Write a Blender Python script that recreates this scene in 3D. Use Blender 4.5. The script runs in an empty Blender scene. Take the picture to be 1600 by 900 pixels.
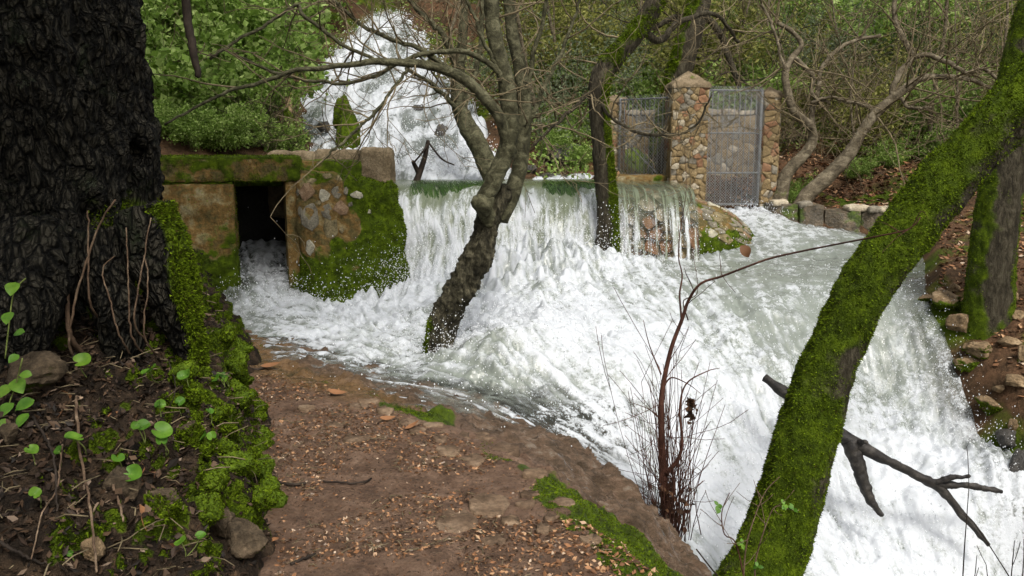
import bpy, math
import numpy as np
from mathutils import Vector

# ------------------------------------------------------------------ camera, sky, sun, exposure
SC = bpy.context.scene
COL = SC.collection
FPX, PITCH, CAMZ = 1331.0, math.radians(9.4), 1.65          # focal length in px of a 1600 px wide frame
_cd = bpy.data.cameras.new('camera'); _cam = bpy.data.objects.new('camera', _cd); COL.objects.link(_cam)
_cam.location = (0, 0, CAMZ); _cam.rotation_euler = (math.pi/2 - PITCH, 0, 0)
_cd.sensor_width = 36; _cd.lens = 36*FPX/1600; _cd.clip_start = .05; _cd.clip_end = 400
SC.camera = _cam
SUN_EL, SUN_AZ = math.radians(54), math.radians(163)          # azimuth measured from +Y towards +X
W = bpy.data.worlds.new('World'); SC.world = W; W.use_nodes = True
_n = W.node_tree.nodes; _l = W.node_tree.links
_bg = _n['Background']
_sky = _n.new('ShaderNodeTexSky'); _sky.sky_type = 'NISHITA'; _sky.sun_disc = False
_sky.sun_elevation = SUN_EL; _sky.sun_rotation = SUN_AZ; _sky.dust_density = 6; _sky.air_density = 1.4; _sky.ozone_density = .6
_hs = _n.new('ShaderNodeHueSaturation'); _hs.inputs['Saturation'].default_value = .35   # thin bright overcast: whitened sky
_l.new(_sky.outputs[0], _hs.inputs['Color']); _l.new(_hs.outputs[0], _bg.inputs[0]); _bg.inputs[1].default_value = .12
_sd = bpy.data.lights.new('sun', 'SUN'); _sd.energy = 1.5; _sd.angle = math.radians(12); _sd.color = (1, .96, .9)
_so = bpy.data.objects.new('sun', _sd); COL.objects.link(_so)
_d = Vector((math.sin(SUN_AZ)*math.cos(SUN_EL), math.cos(SUN_AZ)*math.cos(SUN_EL), math.sin(SUN_EL)))
_so.rotation_euler = (-_d).to_track_quat('-Z', 'Y').to_euler(); _so.location = _d*60
SC.view_settings.view_transform = 'Standard'; SC.view_settings.look = 'None'
SC.view_settings.gamma = 1; SC.view_settings.use_curve_mapping = False; SC.view_settings.exposure = .88
SC.render.engine = 'CYCLES'
SC.cycles.max_bounces = 6; SC.cycles.diffuse_bounces = 3; SC.cycles.glossy_bounces = 2; SC.cycles.transmission_bounces = 3; SC.cycles.transparent_max_bounces = 8
SC.cycles.use_adaptive_sampling = True; SC.cycles.adaptive_threshold = .02
SC.cycles.use_denoising = True

# ------------------------------------------------------------------ helpers
rng = np.random.default_rng(11)
_cp, _sp = math.cos(PITCH), math.sin(PITCH)
def ray(px, py):
    a, b = (px-800)/FPX, (450-py)/FPX
    return np.array([a, _cp + b*_sp, -_sp + b*_cp])
def P(px, py, Y):                       # photograph pixel at world distance Y
    d = ray(px, py); return np.array([0, 0, CAMZ]) + d*(Y/d[1])
def Pz(px, py, z):                      # photograph pixel on the level z
    d = ray(px, py); return np.array([0, 0, CAMZ]) + d*((z-CAMZ)/d[2])
def depth(p): return p[1]*_cp + (CAMZ-p[2])*_sp

_prm = np.random.default_rng(3).permutation(256); _prm = np.concatenate([_prm, _prm, _prm])
_g = np.random.default_rng(4).normal(size=(256, 3)); _g /= np.linalg.norm(_g, axis=1)[:, None]
_g2 = np.random.default_rng(5).uniform(0, 2*np.pi, 256); _g2 = np.stack([np.cos(_g2), np.sin(_g2)], 1).astype(np.float32); _g = _g.astype(np.float32)
_prm = _prm.astype(np.int32)
def perlin(p):
    flat = not p[:, 2].any(); i = np.floor(p); f = (p-i).astype(np.float32); i = i.astype(np.int32) & 255
    u = f*f*f*(f*(f*6-15)+10); out = np.zeros(len(p), np.float32)
    for dx in (0, 1):
        hx = _prm[i[:, 0]+dx]; wx = u[:, 0] if dx else 1-u[:, 0]; fx = f[:, 0]-dx
        for dy in (0, 1):
            hy = _prm[hx+((i[:, 1]+dy) & 255)]; wy = wx*(u[:, 1] if dy else 1-u[:, 1]); fy = f[:, 1]-dy
            if flat: out += wy*(_g2[hy, 0]*fx+_g2[hy, 1]*fy); continue
            for dz in (0, 1):
                h = _prm[hy+((i[:, 2]+dz) & 255)]
                out += wy*(u[:, 2] if dz else 1-u[:, 2])*(_g[h, 0]*fx+_g[h, 1]*fy+_g[h, 2]*(f[:, 2]-dz))
    return out*1.5
def _flat(p): return np.array([1, 1, 1. if p[:, 2].any() else 0])
def fbm(p, octv=4, gain=.5, ridged=False):
    p = np.asarray(p, float); s = np.zeros(len(p)); a = 1.0
    for o in range(octv):
        n = perlin(p*(2.03**o)+o*17.3*_flat(p))
        s += a*((2*np.abs(n)-.45) if ridged == 'b' else (1-2*np.abs(n)) if ridged else n); a *= gain
    return s
def sst(a, b, x):
    t = np.clip((np.asarray(x, float)-a)/(np.asarray(b)-a), 0, 1); return t*t*(3-2*t)
class RBF:
    def __init__(s, pts, smooth=1e-3):
        pts = np.asarray(pts, float); s.c = pts[:, :2]; v = pts[:, 2:]; n = len(pts)
        A = np.zeros((n+3, n+3)); A[:n, :n] = s.k(s.c, s.c)+smooth*np.eye(n)
        A[:n, n] = 1; A[:n, n+1:n+3] = s.c; A[n, :n] = 1; A[n+1:n+3, :n] = s.c.T
        s.w = np.linalg.solve(A, np.vstack([v, np.zeros((3, v.shape[1]))]))
    def k(s, a, b):
        r2 = ((a[:, None]-b[None])**2).sum(-1); return .5*r2*np.log(r2+1e-9)
    def __call__(s, x, y):
        q = np.stack([np.ravel(x), np.ravel(y)], 1).astype(float); out = []
        for i in range(0, len(q), 40000):
            c = q[i:i+40000]; out.append(s.k(c, s.c)@s.w[:-3]+s.w[-3]+c@s.w[-2:])
        o = np.concatenate(out); return o[:, 0] if o.shape[1] == 1 else o
def seg_dist(x, y, poly):
    """distance to an open polyline, side sign (+ = right of travel) and arc position"""
    q = np.stack([x, y], 1); best = np.full(len(q), 1e9); side = np.zeros(len(q)); arc = np.zeros(len(q)); acc = 0
    poly = np.asarray(poly, float)
    for a, b in zip(poly[:-1], poly[1:]):
        ab = b-a; L = np.hypot(*ab); t = np.clip(((q-a)@ab)/(L*L), 0, 1); e = q-(a+t[:, None]*ab)
        d = np.hypot(e[:, 0], e[:, 1]); cr = ab[0]*(q[:, 1]-a[1])-ab[1]*(q[:, 0]-a[0])
        m = d < best-1e-9; best[m] = d[m]; side[m] = np.where(cr[m] < 0, 1, -1); arc[m] = acc+t[m]*L; acc += L
    return best*side, arc
def inside(x, y, poly):
    poly = np.asarray(poly); r = np.zeros(len(x), bool); j = len(poly)-1
    for i in range(len(poly)):
        (xi, yi), (xj, yj) = poly[i], poly[j]
        c = ((yi > y) != (yj > y)) & (x < (xj-xi)*(y-yi)/(yj-yi+1e-12)+xi); r ^= c; j = i
    return r

WORLD = {}
def wl(o): return WORLD.get(o.name, np.zeros(3))
def props(o, label=None, cat=None, group=None, kind=None):
    if label: o['label'] = label
    if cat: o['category'] = cat
    if group: o['group'] = group
    if kind: o['kind'] = kind
    return o
def make_mesh(name, V, F, mat=None, smooth=True, attrs=None, uv=None):
    V = np.ascontiguousarray(V, np.float32); F = [np.asarray(f, np.int32) for f in (F if isinstance(F, list) else [F]) if len(f)]
    me = bpy.data.meshes.new(name); me.vertices.add(len(V)); me.vertices.foreach_set('co', V.ravel())
    li = np.concatenate([f.ravel() for f in F]); ks = np.concatenate([np.full(len(f), f.shape[1], np.int32) for f in F])
    me.loops.add(len(li)); me.loops.foreach_set('vertex_index', li)
    me.polygons.add(len(ks)); me.polygons.foreach_set('loop_start', np.concatenate([[0], np.cumsum(ks)[:-1]]).astype(np.int32))
    me.polygons.foreach_set('use_smooth', np.full(len(ks), bool(smooth)))
    if mat: me.materials.append(mat)
    for k, v in (attrs or {}).items():
        me.attributes.new(k, 'FLOAT', 'POINT').data.foreach_set('value', np.ascontiguousarray(v, np.float32))
    if uv is not None:
        l = me.uv_layers.new(name='flow'); l.data.foreach_set('uv', np.ascontiguousarray(uv[li], np.float32).ravel())
    me.update(calc_edges=True); return me
def mesh(name, V, F, mat, parent=None, smooth=True, attrs=None, uv=None, origin=None):
    V = np.asarray(V, float)
    if parent is not None: o0 = wl(parent)
    else: o0 = np.array([V[:, 0].mean(), V[:, 1].mean(), V[:, 2].min()]) if origin is None else np.asarray(origin, float)
    o = bpy.data.objects.new(name, make_mesh(name, V-o0, F, mat, smooth, attrs, uv)); COL.objects.link(o)
    if parent is not None: o.parent = parent
    else: o.location = o0
    WORLD[o.name] = o0; return o
def empty(name, loc, label, cat, group=None):
    o = bpy.data.objects.new(name, None); COL.objects.link(o); o.location = loc; o.empty_display_size = .1
    WORLD[o.name] = np.asarray(loc, float); return props(o, label, cat, group)
class MB:
    """collects vertices and faces of one mesh"""
    def __init__(s): s.V = []; s.F = {}; s.n = 0; s.A = {}
    def add(s, V, F, **attrs):
        V = np.asarray(V, float)
        for f in (F if isinstance(F, list) else [F]):
            f = np.asarray(f)
            if len(f): s.F.setdefault(f.shape[1], []).append(f+s.n)
        s.V.append(V); s.n += len(V)
        for k, v in attrs.items(): s.A.setdefault(k, []).append(np.broadcast_to(np.asarray(v, float), (len(V),)))
    def arrays(s): return np.vstack(s.V), [np.vstack(f) for f in s.F.values()]
    def build(s, name, mat, parent=None, smooth=True, **kw):
        V, F = s.arrays(); return mesh(name, V, F, mat, parent, smooth, {k: np.concatenate(v) for k, v in s.A.items()} or None, **kw)
def grid_faces(nu, nv, wrap=False):
    i = np.arange(nu-1)[:, None]; j = np.arange(nv if wrap else nv-1)[None]; j2 = (j+1) % nv
    return np.stack([(i*nv+j), (i*nv+j2), ((i+1)*nv+j2), ((i+1)*nv+j)], -1).reshape(-1, 4)
def cull(keep, nu, nv):
    """faces of a grid whose corners are all kept, re-indexed to the kept vertices"""
    F = grid_faces(nu, nv); F = F[keep[F].all(1)]; used = np.zeros(len(keep), bool); used[F] = True; return used, (np.cumsum(used)-1)[F]
def spline(pts, n):
    """Catmull-Rom through pts (any number of columns), n samples evenly along it"""
    p = np.asarray(pts, float)
    if len(p) == 2: return p[0]+(p[1]-p[0])*np.linspace(0, 1, n)[:, None]
    q = np.vstack([2*p[0]-p[1], p, 2*p[-1]-p[-2]]); out = []
    for i in range(1, len(q)-2):
        t = np.linspace(0, 1, 16, endpoint=False)[:, None]; a, b, c, d = q[i-1:i+3]
        out.append(.5*((2*b)+(c-a)*t+(2*a-5*b+4*c-d)*t*t+(-a+3*b-3*c+d)*t**3))
    o = np.vstack(out+[p[-1:]]); s = np.concatenate([[0], np.cumsum(np.linalg.norm(np.diff(o[:, :3], axis=0), axis=1))])
    u = np.linspace(0, s[-1], n); return np.stack([np.interp(u, s, o[:, k]) for k in range(o.shape[1])], 1)
def tube(pts, rad, sides=6, cap=True, twist=0.):
    p = np.asarray(pts, float); n = len(p); rad = np.broadcast_to(np.asarray(rad, float), (n,))
    t = np.gradient(p, axis=0); t /= np.linalg.norm(t, axis=1)[:, None]+1e-12
    a = np.array([0, 0, 1.]) if abs(t[0, 2]) < .9 else np.array([1., 0, 0]); u = np.cross(t[0], a); u /= np.linalg.norm(u)
    U = np.empty((n, 3)); U[0] = u
    for i in range(1, n):
        u = u-t[i]*(u@t[i]); u /= np.linalg.norm(u)+1e-12; U[i] = u
    Wv = np.cross(t, U); th = np.linspace(0, 2*np.pi, sides, endpoint=False)+twist
    V = p[:, None]+rad[:, None, None]*(U[:, None]*np.cos(th)[None, :, None]+Wv[:, None]*np.sin(th)[None, :, None])
    V = V.reshape(-1, 3); F = [grid_faces(n, sides, True)]
    if cap:
        k = np.arange(sides); b = (n-1)*sides
        F.append(np.stack([b+k, b+(k+1) % sides, np.full(sides, n*sides)], 1)); F.append(np.stack([(k+1) % sides, k, np.full(sides, n*sides+1)], 1))
        V = np.vstack([V, p[-1:]+t[-1:]*rad[-1]*.6, p[:1]-t[:1]*rad[0]*.3])
    return V, F
def normals(V, F):
    N = np.zeros_like(V)
    for f in (F if isinstance(F, list) else [F]):
        if f.shape[1] == 3: n = np.cross(V[f[:, 1]]-V[f[:, 0]], V[f[:, 2]]-V[f[:, 0]])
        else: n = np.cross(V[f[:, 2]]-V[f[:, 0]], V[f[:, 3]]-V[f[:, 1]])
        for k in range(f.shape[1]): np.add.at(N, f[:, k], n)
    return N/(np.linalg.norm(N, axis=1)[:, None]+1e-12)
def tris(F): return np.vstack([f if f.shape[1] == 3 else np.vstack([f[:, [0, 1, 2]], f[:, [0, 2, 3]]]) for f in (F if isinstance(F, list) else [F])])
def scatter(V, F, n, mask=None, r=rng):
    """n random surface points weighted by area and a 0..1 vertex mask; returns points and normals"""
    T = tris(F); e = np.cross(V[T[:, 1]]-V[T[:, 0]], V[T[:, 2]]-V[T[:, 0]]); A = np.linalg.norm(e, axis=1)
    w = A*(mask[T].mean(1) if mask is not None else 1); k = r.choice(len(T), n, p=w/w.sum())
    a, b = r.random(n), r.random(n); m = a+b > 1; a[m] = 1-a[m]; b[m] = 1-b[m]
    T = T[k]; p = V[T[:, 0]]*(1-a-b)[:, None]+V[T[:, 1]]*a[:, None]+V[T[:, 2]]*b[:, None]
    N = normals(V, F); return p, N[T[:, 0]]
def moss_tufts(name, V, F, n, mask, mat, parent, length=.014, width=.005, droop=.3):
    p, nr = scatter(V, F, n, mask); r = rng
    d = nr+r.normal(size=(n, 3))*.55+np.array([0, 0, -droop]); d /= np.linalg.norm(d, axis=1)[:, None]
    s = np.cross(d, r.normal(size=(n, 3))); s /= np.linalg.norm(s, axis=1)[:, None]+1e-9
    L = length*(.5+r.random(n))[:, None]; w = width*(.6+.8*r.random(n))[:, None]
    p = p-nr*.003
    VV = np.stack([p-s*w, p+s*w, p+d*L], 1).reshape(-1, 3)
    o = mesh(name, VV, np.arange(3*n).reshape(-1, 3), mat, parent, False, {'rnd': np.repeat(r.random(n), 3)}); o['kind'] = 'stuff'; return o

# ------------------------------------------------------------------ materials
class Mat:
    def __init__(s, name, rough=.8, spec=.3):
        s.m = bpy.data.materials.new(name); s.m.use_nodes = True; s.nt = s.m.node_tree; s.b = s.nt.nodes['Principled BSDF']
        s.out = s.nt.nodes['Material Output']; s.set(s.b, 'Roughness', rough); s.set(s.b, 'Specular IOR Level', spec)
        s.tc = s.nt.nodes.new('ShaderNodeTexCoord')
    def set(s, n, k, v):
        i = n.inputs[k]
        if isinstance(v, bpy.types.NodeSocket): s.nt.links.new(v, i)
        else: i.default_value = v if not (isinstance(v, tuple) and len(v) == 3 and i.type == 'RGBA') else (*v, 1)
    def obj(s): return s.tc.outputs['Object']
    def uv(s): return s.tc.outputs['UV']
    def scale(s, v, sc):
        n = s.nt.nodes.new('ShaderNodeVectorMath'); n.operation = 'MULTIPLY'; s.set(n, 0, v); n.inputs[1].default_value = sc; return n.outputs[0]
    def noise(s, scale, detail=5, vec=None, rough=.55, dist=0., col=False):
        n = s.nt.nodes.new('ShaderNodeTexNoise'); s.set(n, 'Scale', scale); s.set(n, 'Detail', detail); s.set(n, 'Roughness', rough); s.set(n, 'Distortion', dist)
        s.set(n, 'Vector', vec if vec is not None else s.obj()); return n.outputs['Color' if col else 'Fac']
    def voro(s, scale, feature='F1', vec=None, out='Distance', rand=1.):
        n = s.nt.nodes.new('ShaderNodeTexVoronoi'); n.feature = feature; s.set(n, 'Scale', scale); s.set(n, 'Randomness', rand)
        s.set(n, 'Vector', vec if vec is not None else s.obj()); return n.outputs[out]
    def attr(s, k):
        n = s.nt.nodes.new('ShaderNodeAttribute'); n.attribute_name = k; return n.outputs['Fac']
    def objrnd(s): return s.nt.nodes.new('ShaderNodeObjectInfo').outputs['Random']
    def normal_z(s):
        g = s.nt.nodes.new('ShaderNodeNewGeometry'); x = s.nt.nodes.new('ShaderNodeSeparateXYZ'); s.set(x, 0, g.outputs['Normal']); return x.outputs['Z']
    def math(s, op, a, b=0., c=None, clamp=False):
        n = s.nt.nodes.new('ShaderNodeMath'); n.operation = op; n.use_clamp = clamp; s.set(n, 0, a); s.set(n, 1, b)
        if c is not None: s.set(n, 2, c)
        return n.outputs[0]
    def ramp(s, f, stops):
        n = s.nt.nodes.new('ShaderNodeValToRGB'); s.set(n, 0, f); e = n.color_ramp.elements
        while len(e) < len(stops): e.new(.5)
        for el, (p, c) in zip(e, stops): el.position = p; el.color = (*c, 1) if not isinstance(c, (int, float)) else (c, c, c, 1)
        return n.outputs[0]
    def step(s, f, a, b):
        n = s.nt.nodes.new('ShaderNodeMapRange'); n.interpolation_type = 'SMOOTHSTEP'; s.set(n, 0, f); n.inputs[1].default_value = a; n.inputs[2].default_value = b
        return n.outputs[0]
    def mix(s, f, a, b, mode='MIX'):
        n = s.nt.nodes.new('ShaderNodeMix'); n.data_type = 'RGBA'; n.blend_type = mode; s.set(n, 0, f); s.set(n, 6, a); s.set(n, 7, b); return n.outputs[2]
    def bump(s, h, strength, dist=.02):
        n = s.nt.nodes.new('ShaderNodeBump'); s.set(n, 'Height', h); n.inputs['Strength'].default_value = strength; n.inputs['Distance'].default_value = dist
        s.set(s.b, 'Normal', n.outputs[0]); return s
    def color(s, c): s.set(s.b, 'Base Color', c); return s
    def translucent(s, c, f):
        t = s.nt.nodes.new('ShaderNodeBsdfTranslucent'); s.set(t, 'Color', c); x = s.nt.nodes.new('ShaderNodeMixShader'); x.inputs[0].default_value = f
        s.nt.links.new(s.b.outputs[0], x.inputs[1]); s.nt.links.new(t.outputs[0], x.inputs[2]); s.nt.links.new(x.outputs[0], s.out.inputs[0]); return s
    def alpha(s, f):                                   # 1 = solid
        t = s.nt.nodes.new('ShaderNodeBsdfTransparent'); x = s.nt.nodes.new('ShaderNodeMixShader'); s.set(x, 0, f)
        src = s.out.inputs[0].links[0].from_socket
        s.nt.links.new(t.outputs[0], x.inputs[1]); s.nt.links.new(src, x.inputs[2]); s.nt.links.new(x.outputs[0], s.out.inputs[0]); return s

def moss_color(m, scale=14):
    return m.ramp(m.noise(scale, 6), [(.25, (.016, .024, .003)), (.5, (.055, .086, .004)), (.75, (.12, .175, .006))])
def earthy(name, stops, scale, rough=.85, bump=.5, bscale=40, bdist=.02, spec=.12, moss=None, tint=None, detail=5, stretch=None):
    m = Mat(name, rough, spec); v = m.scale(m.obj(), stretch) if stretch else None
    c = m.ramp(m.noise(scale, detail, v, .68), stops)
    c = m.mix(.8, c, m.ramp(m.noise(scale*6, 4, v, .75), [(.3,.45),(.5,1.),(.7,1.5)]), 'MULTIPLY')
    if tint: c = m.mix(.75, c, m.ramp(m.objrnd(), tint), 'MULTIPLY')
    h = m.noise(bscale, 5, v, .7)
    if moss:
        k = m.math('ADD', m.attr(moss), m.math('MULTIPLY', m.math('SUBTRACT', m.noise(9, 6), .5), 1.1)); k = m.step(k, .38, .6)
        c = m.mix(k, c, moss_color(m)); h = m.math('ADD', h, m.math('MULTIPLY', k, m.noise(130, 3)))
    m.color(c); m.bump(h, bump, bdist); return m
def rnd_leaf(name, stops, transl=.35, rough=.5):
    m = Mat(name, rough, .04 if 'moss' in name else .18); c = m.ramp(m.attr('rnd'), stops); m.color(c); m.translucent(c, transl); return m.m
# ================================================================== the land: water levels, ground, path, bank
E2 = np.array([1, 1, 0.])
# water level of the lower stream: photograph points on the level z
_w = [(345,505,-.01),(395,425,.30),(500,470,.07),(420,560,-.03),(560,600,-.06),(690,655,-.10),(800,705,-.26),(880,765,-.44),(1060,845,-.82),(1100,890,-1.0),
      (1250,900,-1.2),(1400,900,-1.4),(1600,900,-1.5),(1590,790,-1.02),(1560,650,-.6),(1500,580,-.30),(1425,490,.10),(1440,420,.36),(1350,365,.55),
      (1205,345,.64),(1300,400,.42),(1000,395,.45),(1100,405,.40),(945,392,.47),(800,430,.30),(650,445,.16),(690,545,-.06),(800,525,.13),(850,600,-.16),
      (1000,600,-.2),(1000,700,-.55),(1200,700,-.7),(1250,500,.06),(1100,480,.15),(1400,600,-.45),(1500,700,-.8),(1350,800,-1.15),(700,600,-.10),(560,540,-.03),(450,480,.10)]
WP = np.array([Pz(*a) for a in _w])
WP = np.vstack([WP, [[-3.2,9.9,.5],[0,10.2,.4],[2,10.2,.5],[3.4,11.6,.8],[4.3,10.4,.55],[1.8,3.8,-1.7],[4.5,4.4,-1.9]]])
water_h = RBF(WP, 2e-3)
_f = [(-2.85,9.1,.45,-1),(-2.3,8.0,.7,-.8),(-1.2,7.2,.85,-.5),(-.5,6.2,.9,-.4),(.3,5.6,1,-.3),(1.2,5.4,1,-.25),(-1,8.8,-.1,-1),(0,8.8,.1,-1),(1,8.9,.15,-1),(0,7.2,.55,-.8),
      (1,7.5,.35,-1),(1.5,6.3,.5,-.9),(2.4,7.5,.15,-1),(3,9.3,-.25,-1),(3.2,10.8,.1,-1),(3.5,8.0,-.1,-1),(3,6.4,-.1,-1),(3.8,6.6,-.25,-1),(2.3,5.6,.2,-1)]
flow_v = RBF(np.array(_f), .05)
_fx, _fy = np.arange(-4, 6, .1), np.arange(3, 13, .1); _FV = flow_v(*[a.ravel() for a in np.meshgrid(_fx, _fy, indexing='ij')]); _FV /= np.linalg.norm(_FV, axis=1)[:, None]+1e-9; _FV = _FV.reshape(100, 100, 2)
def flow_at(x, y): return _FV[np.clip(((x+4)*10).astype(int), 0, 99), np.clip(((y-3)*10).astype(int), 0, 99)]
# outline of the lower stream a little outside its real shore
STREAM = np.array([(-2.4,9.3),(-2.72,10.35),(-3.35,10.2),(-2.98,8.95),(-2.95,8.0),(-2.45,6.6),(-1.55,5.75),(-.75,4.95),(0.05,4.55),(.45,4.35),(.95,4.45),(1.15,3.6),(4.2,3.6),(3.95,5.5),(4.0,6.1),(4.04,6.5),(4.02,6.8),(3.97,7.1),(3.97,7.5),(3.97,7.9),(4.1,8.3),(4.5,9.1),(4.8,9.8),(4.7,10.9),(3.6,11.25),(3.2,11.7),(2.75,11.5),(2.7,10.2),(2.0,9.95),(-1.4,9.9),(-1.6,9.2)])
def shore_in(x, y):
    d, _ = seg_dist(x, y, np.vstack([STREAM, STREAM[:1]])); return np.where(inside(x, y, STREAM), np.abs(d), -np.abs(d))

# the upper cascade: row, left and right edge in the photograph, distance
CAS = np.array([(298,612,800,10.7),(285,608,800,11.0),(262,540,800,11.5),(240,476,792,12.0),(200,468,775,13.0),(150,476,735,14.4),(110,503,705,15.8),(80,528,682,17.0),(55,547,662,18.0),(35,570,642,19.0),(18,588,622,19.9)])
CAS[:, 1] -= np.interp(CAS[:, 0], [18, 60, 240, 262, 298], [6, 14, 8, 0, 0]); CAS[:, 2] += np.interp(CAS[:, 0], [18, 60, 200], [8, 14, 0])
_cl = np.array([P(a[1],a[0],a[3]) for a in CAS]); _cr = np.array([P(a[2],a[0],a[3]) for a in CAS])
def cas_in(x, y):
    l, r = np.interp(y, CAS[:,3], _cl[:,0]), np.interp(y, CAS[:,3], _cr[:,0])
    return np.minimum(np.minimum(x-l, r-x), np.minimum(y-10.6, 20.2-y))
def cas_z(y): return np.interp(y, CAS[:,3], _cl[:,2])
# edge of the path towards the stream, from behind the camera up to the culvert
EDGE = np.array([(.95,0.2),(.72,2.2)]+[tuple(Pz(px,py,0)[:2]) for px,py in [(1010,905),(960,860),(900,800),(850,752),(790,718),(690,668),(540,612),(400,572)]]+[(-2.3,7.6),(-3.1,9.0)])
BANK = np.array([(-.55,-1),(-.7,1.),(-.76,2.2),(-.86,2.7),(-.97,3.15),(-1.2,4.0),(-1.68,5.45),(-2.25,7.0),(-2.9,8.6)])     # foot of the mossy bank

_g0 = [(-4,4,1.0),(-4,8,1.35),(-6,6,2.2),(-10,6,4),(-3,10.6,1.35),(-4.7,12.5,2.4),(-5.6,15,4.1),(-3.2,12.2,1.7),(-3.3,14,2.7),(-2.5,10.9,1.2),(-2.6,16,3.6),(-2.9,20,5.2),
       (-1.3,11.1,1.0),(-.2,11.1,1.0),(-2.0,13.3,1.75),(-.6,13.3,1.75),(-2.6,16.3,3.0),(-1.4,16.3,3.0),(-2.9,19.2,4.3),(-2.2,19.2,4.3),(0.6,12.2,1.35),(.4,15,2.6),(0,18,3.9),(1.2,11.6,1.15),(2.,12.4,1.2),
       (4.2,11.3,.86),(3.0,12.3,.98),(5,14,1.36),(2.5,15,2.1),(7,19,3.0),(9,26,6.1),(2.5,20,4.2),(1,26,7.2),(-4,25,7.6),(-10,22,8),(0,45,16),(30,45,16),(-30,45,20),(25,12,4.5),(12,12,2.2),(-25,12,9),
       (7.5,8,1.),(4.35,8.2,.40),(4.22,7.4,.02),(4.28,6.9,-.12),(4.3,6.4,-.42),(4.35,5.8,-.7),(4.8,8,.52),(5.,7,.32),(5,6,-.05),(4.9,5,-.5),(4.9,9.3,.58),(6,6,.4),(6.2,4,-.2),(10,2,.5),(4.8,2,-1.6),(25,0,4),(0,-8,.1),(5,-8,-1.2),(-8,-6,3),(25,-8,3),(-25,-8,8),(-6,1,1.6),
       (0,3,-.06),(0,1,-.06),(-1,4.5,-.08),(-1.6,6,-.08),(-.3,2,-.06),(0,-2,-.03),(-1.5,2.5,-.05),(-2.6,4.5,.0),(-3.5,8.5,.3),(1.3,2.2,-.5),(1.6,3.2,-1.1),(2.2,1,-1.2),(2.2,2.5,-1.7),(3,4,-1.9),(1.5,4.2,-1.25),(2,-2,-.6)]
_ground = RBF(np.array(_g0), 1e-3)
def ground_h(x, y, fine=True):
    x = np.asarray(x, float); y = np.asarray(y, float); z = _ground(x, y)
    if fine:
        q = np.stack([x, y, 0*x], 1); far = sst(9, 13, y); z = z+fbm(q*.9, 4)*(.03+.16*far)+fbm(q*5, 3)*(.012+.03*far)
    s = shore_in(x, y); wz = np.minimum(z, water_h(x, y)-.06-.22*sst(0, .5, s))
    k = sst(-.12, .12, s); z = z*(1-k)+wz*k
    z = np.where(inside(x, y, np.array([(-2.2,8.9),(-1.5,9.3),(-1.55,10.3),(-2.6,10.6),(-3.4,10.35),(-3.1,8.8)])), np.minimum(z, -.25), z)
    k = sst(-.5, .15, cas_in(x, y)); z = z*(1-k)+np.minimum(z, cas_z(y)-.14)*k
    dp, _ = seg_dist(x, y, EDGE); db, _ = seg_dist(x, y, BANK)           # under the path it stays below the slab
    z = np.where((dp < .35) & (y < 8.5) & (y > -6) & (db > -.6), np.minimum(z, -.12), z)
    return z
xs = np.sinh(np.linspace(-3.55, 3.55, 360))*1.25+.5; ys = 8+np.sinh(np.linspace(-2.2, 3.1, 360))*4.6
X, Y = np.meshgrid(xs, ys, indexing='ij'); Z = ground_h(X.ravel(), Y.ravel())
_m = earthy('ground_earth', [(.2,(.022,.015,.008)),(.45,(.06,.036,.019)),(.62,(.11,.06,.032)),(.8,(.16,.10,.06))], 2.4, .9, .9, 26, .05)
_c = _m.b.inputs['Base Color'].links[0].from_socket
_m.color(_m.mix(_m.step(_m.noise(.8, 6), .5, .62), _c, moss_color(_m, 6)))
ground = props(mesh('ground', np.stack([X.ravel(), Y.ravel(), Z], 1), grid_faces(len(xs), len(ys)), _m.m, origin=(0,0,0)), kind='structure')

# ------------------------------------------------------------------ path with its mossy outer slope and wet sill
def path_h(x, y):
    d, a = seg_dist(x, y, EDGE); q = np.stack([x, y, 0*x], 1)
    d = d+.06*fbm(q*2.2+5*E2, 3)+.025*fbm(q*8, 3)
    slope = np.interp(y, [2.2, 3.2, 4.0, 4.6, 5.2, 6.2, 8], [1.15, 1.1, .95, .62, .36, .22, .16])
    drop = np.where(d > 0, slope*(np.sqrt(d*d+.006)-.077), 0)
    z = -drop+.012*fbm(q*2.5, 4)+.010*fbm(q*9, 3, .6)-.02*sst(6.0, 7.0, y)
    z -= .03*sst(.0, .05, d)*np.maximum(0, fbm(q*7+3*E2, 3))              # ragged lip
    e = .055*fbm(q*np.array([2.2, 6.5, 1])+9*E2, 4, .6, 'b')*sst(.05, .3, d)
    return z+e, d
gx = np.arange(-3.6, 1.75, .0135); gy = np.arange(1.7, 8.95, .0135)
X, Y = np.meshgrid(gx, gy, indexing='ij'); x, y = X.ravel(), Y.ravel()
_dd = seg_dist(x, y, EDGE)[0]; PU, PF = cull((_dd < 1.0) & (seg_dist(x, y, BANK)[0] > -.35) & (_dd > -2.6), len(gx), len(gy)); x, y = x[PU], y[PU]
z, d = path_h(x, y)
crk = np.zeros(len(x))                                                   # cracks between the paving slabs: recessed
for c in [[(430,770),(500,820),(560,870),(600,905)],[(760,830),(700,880),(690,905)],[(745,800),(770,825),(810,850)],[(440,640),(520,655),(600,700)],[(560,870),(640,850),(760,830)],[(600,700),(690,735),(745,800)]]:
    cc, _ = seg_dist(x+.012*fbm(np.stack([x*14,y*14,0*x],1),3), y+.03*fbm(np.stack([x*7+4,y*7,0*x],1),3), [Pz(*k,0)[:2] for k in c])
    crk = np.maximum(crk, 1-sst(.004, .022, np.abs(cc)))
z = z-.014*crk
q = np.stack([x, y, 0*x], 1)
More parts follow.
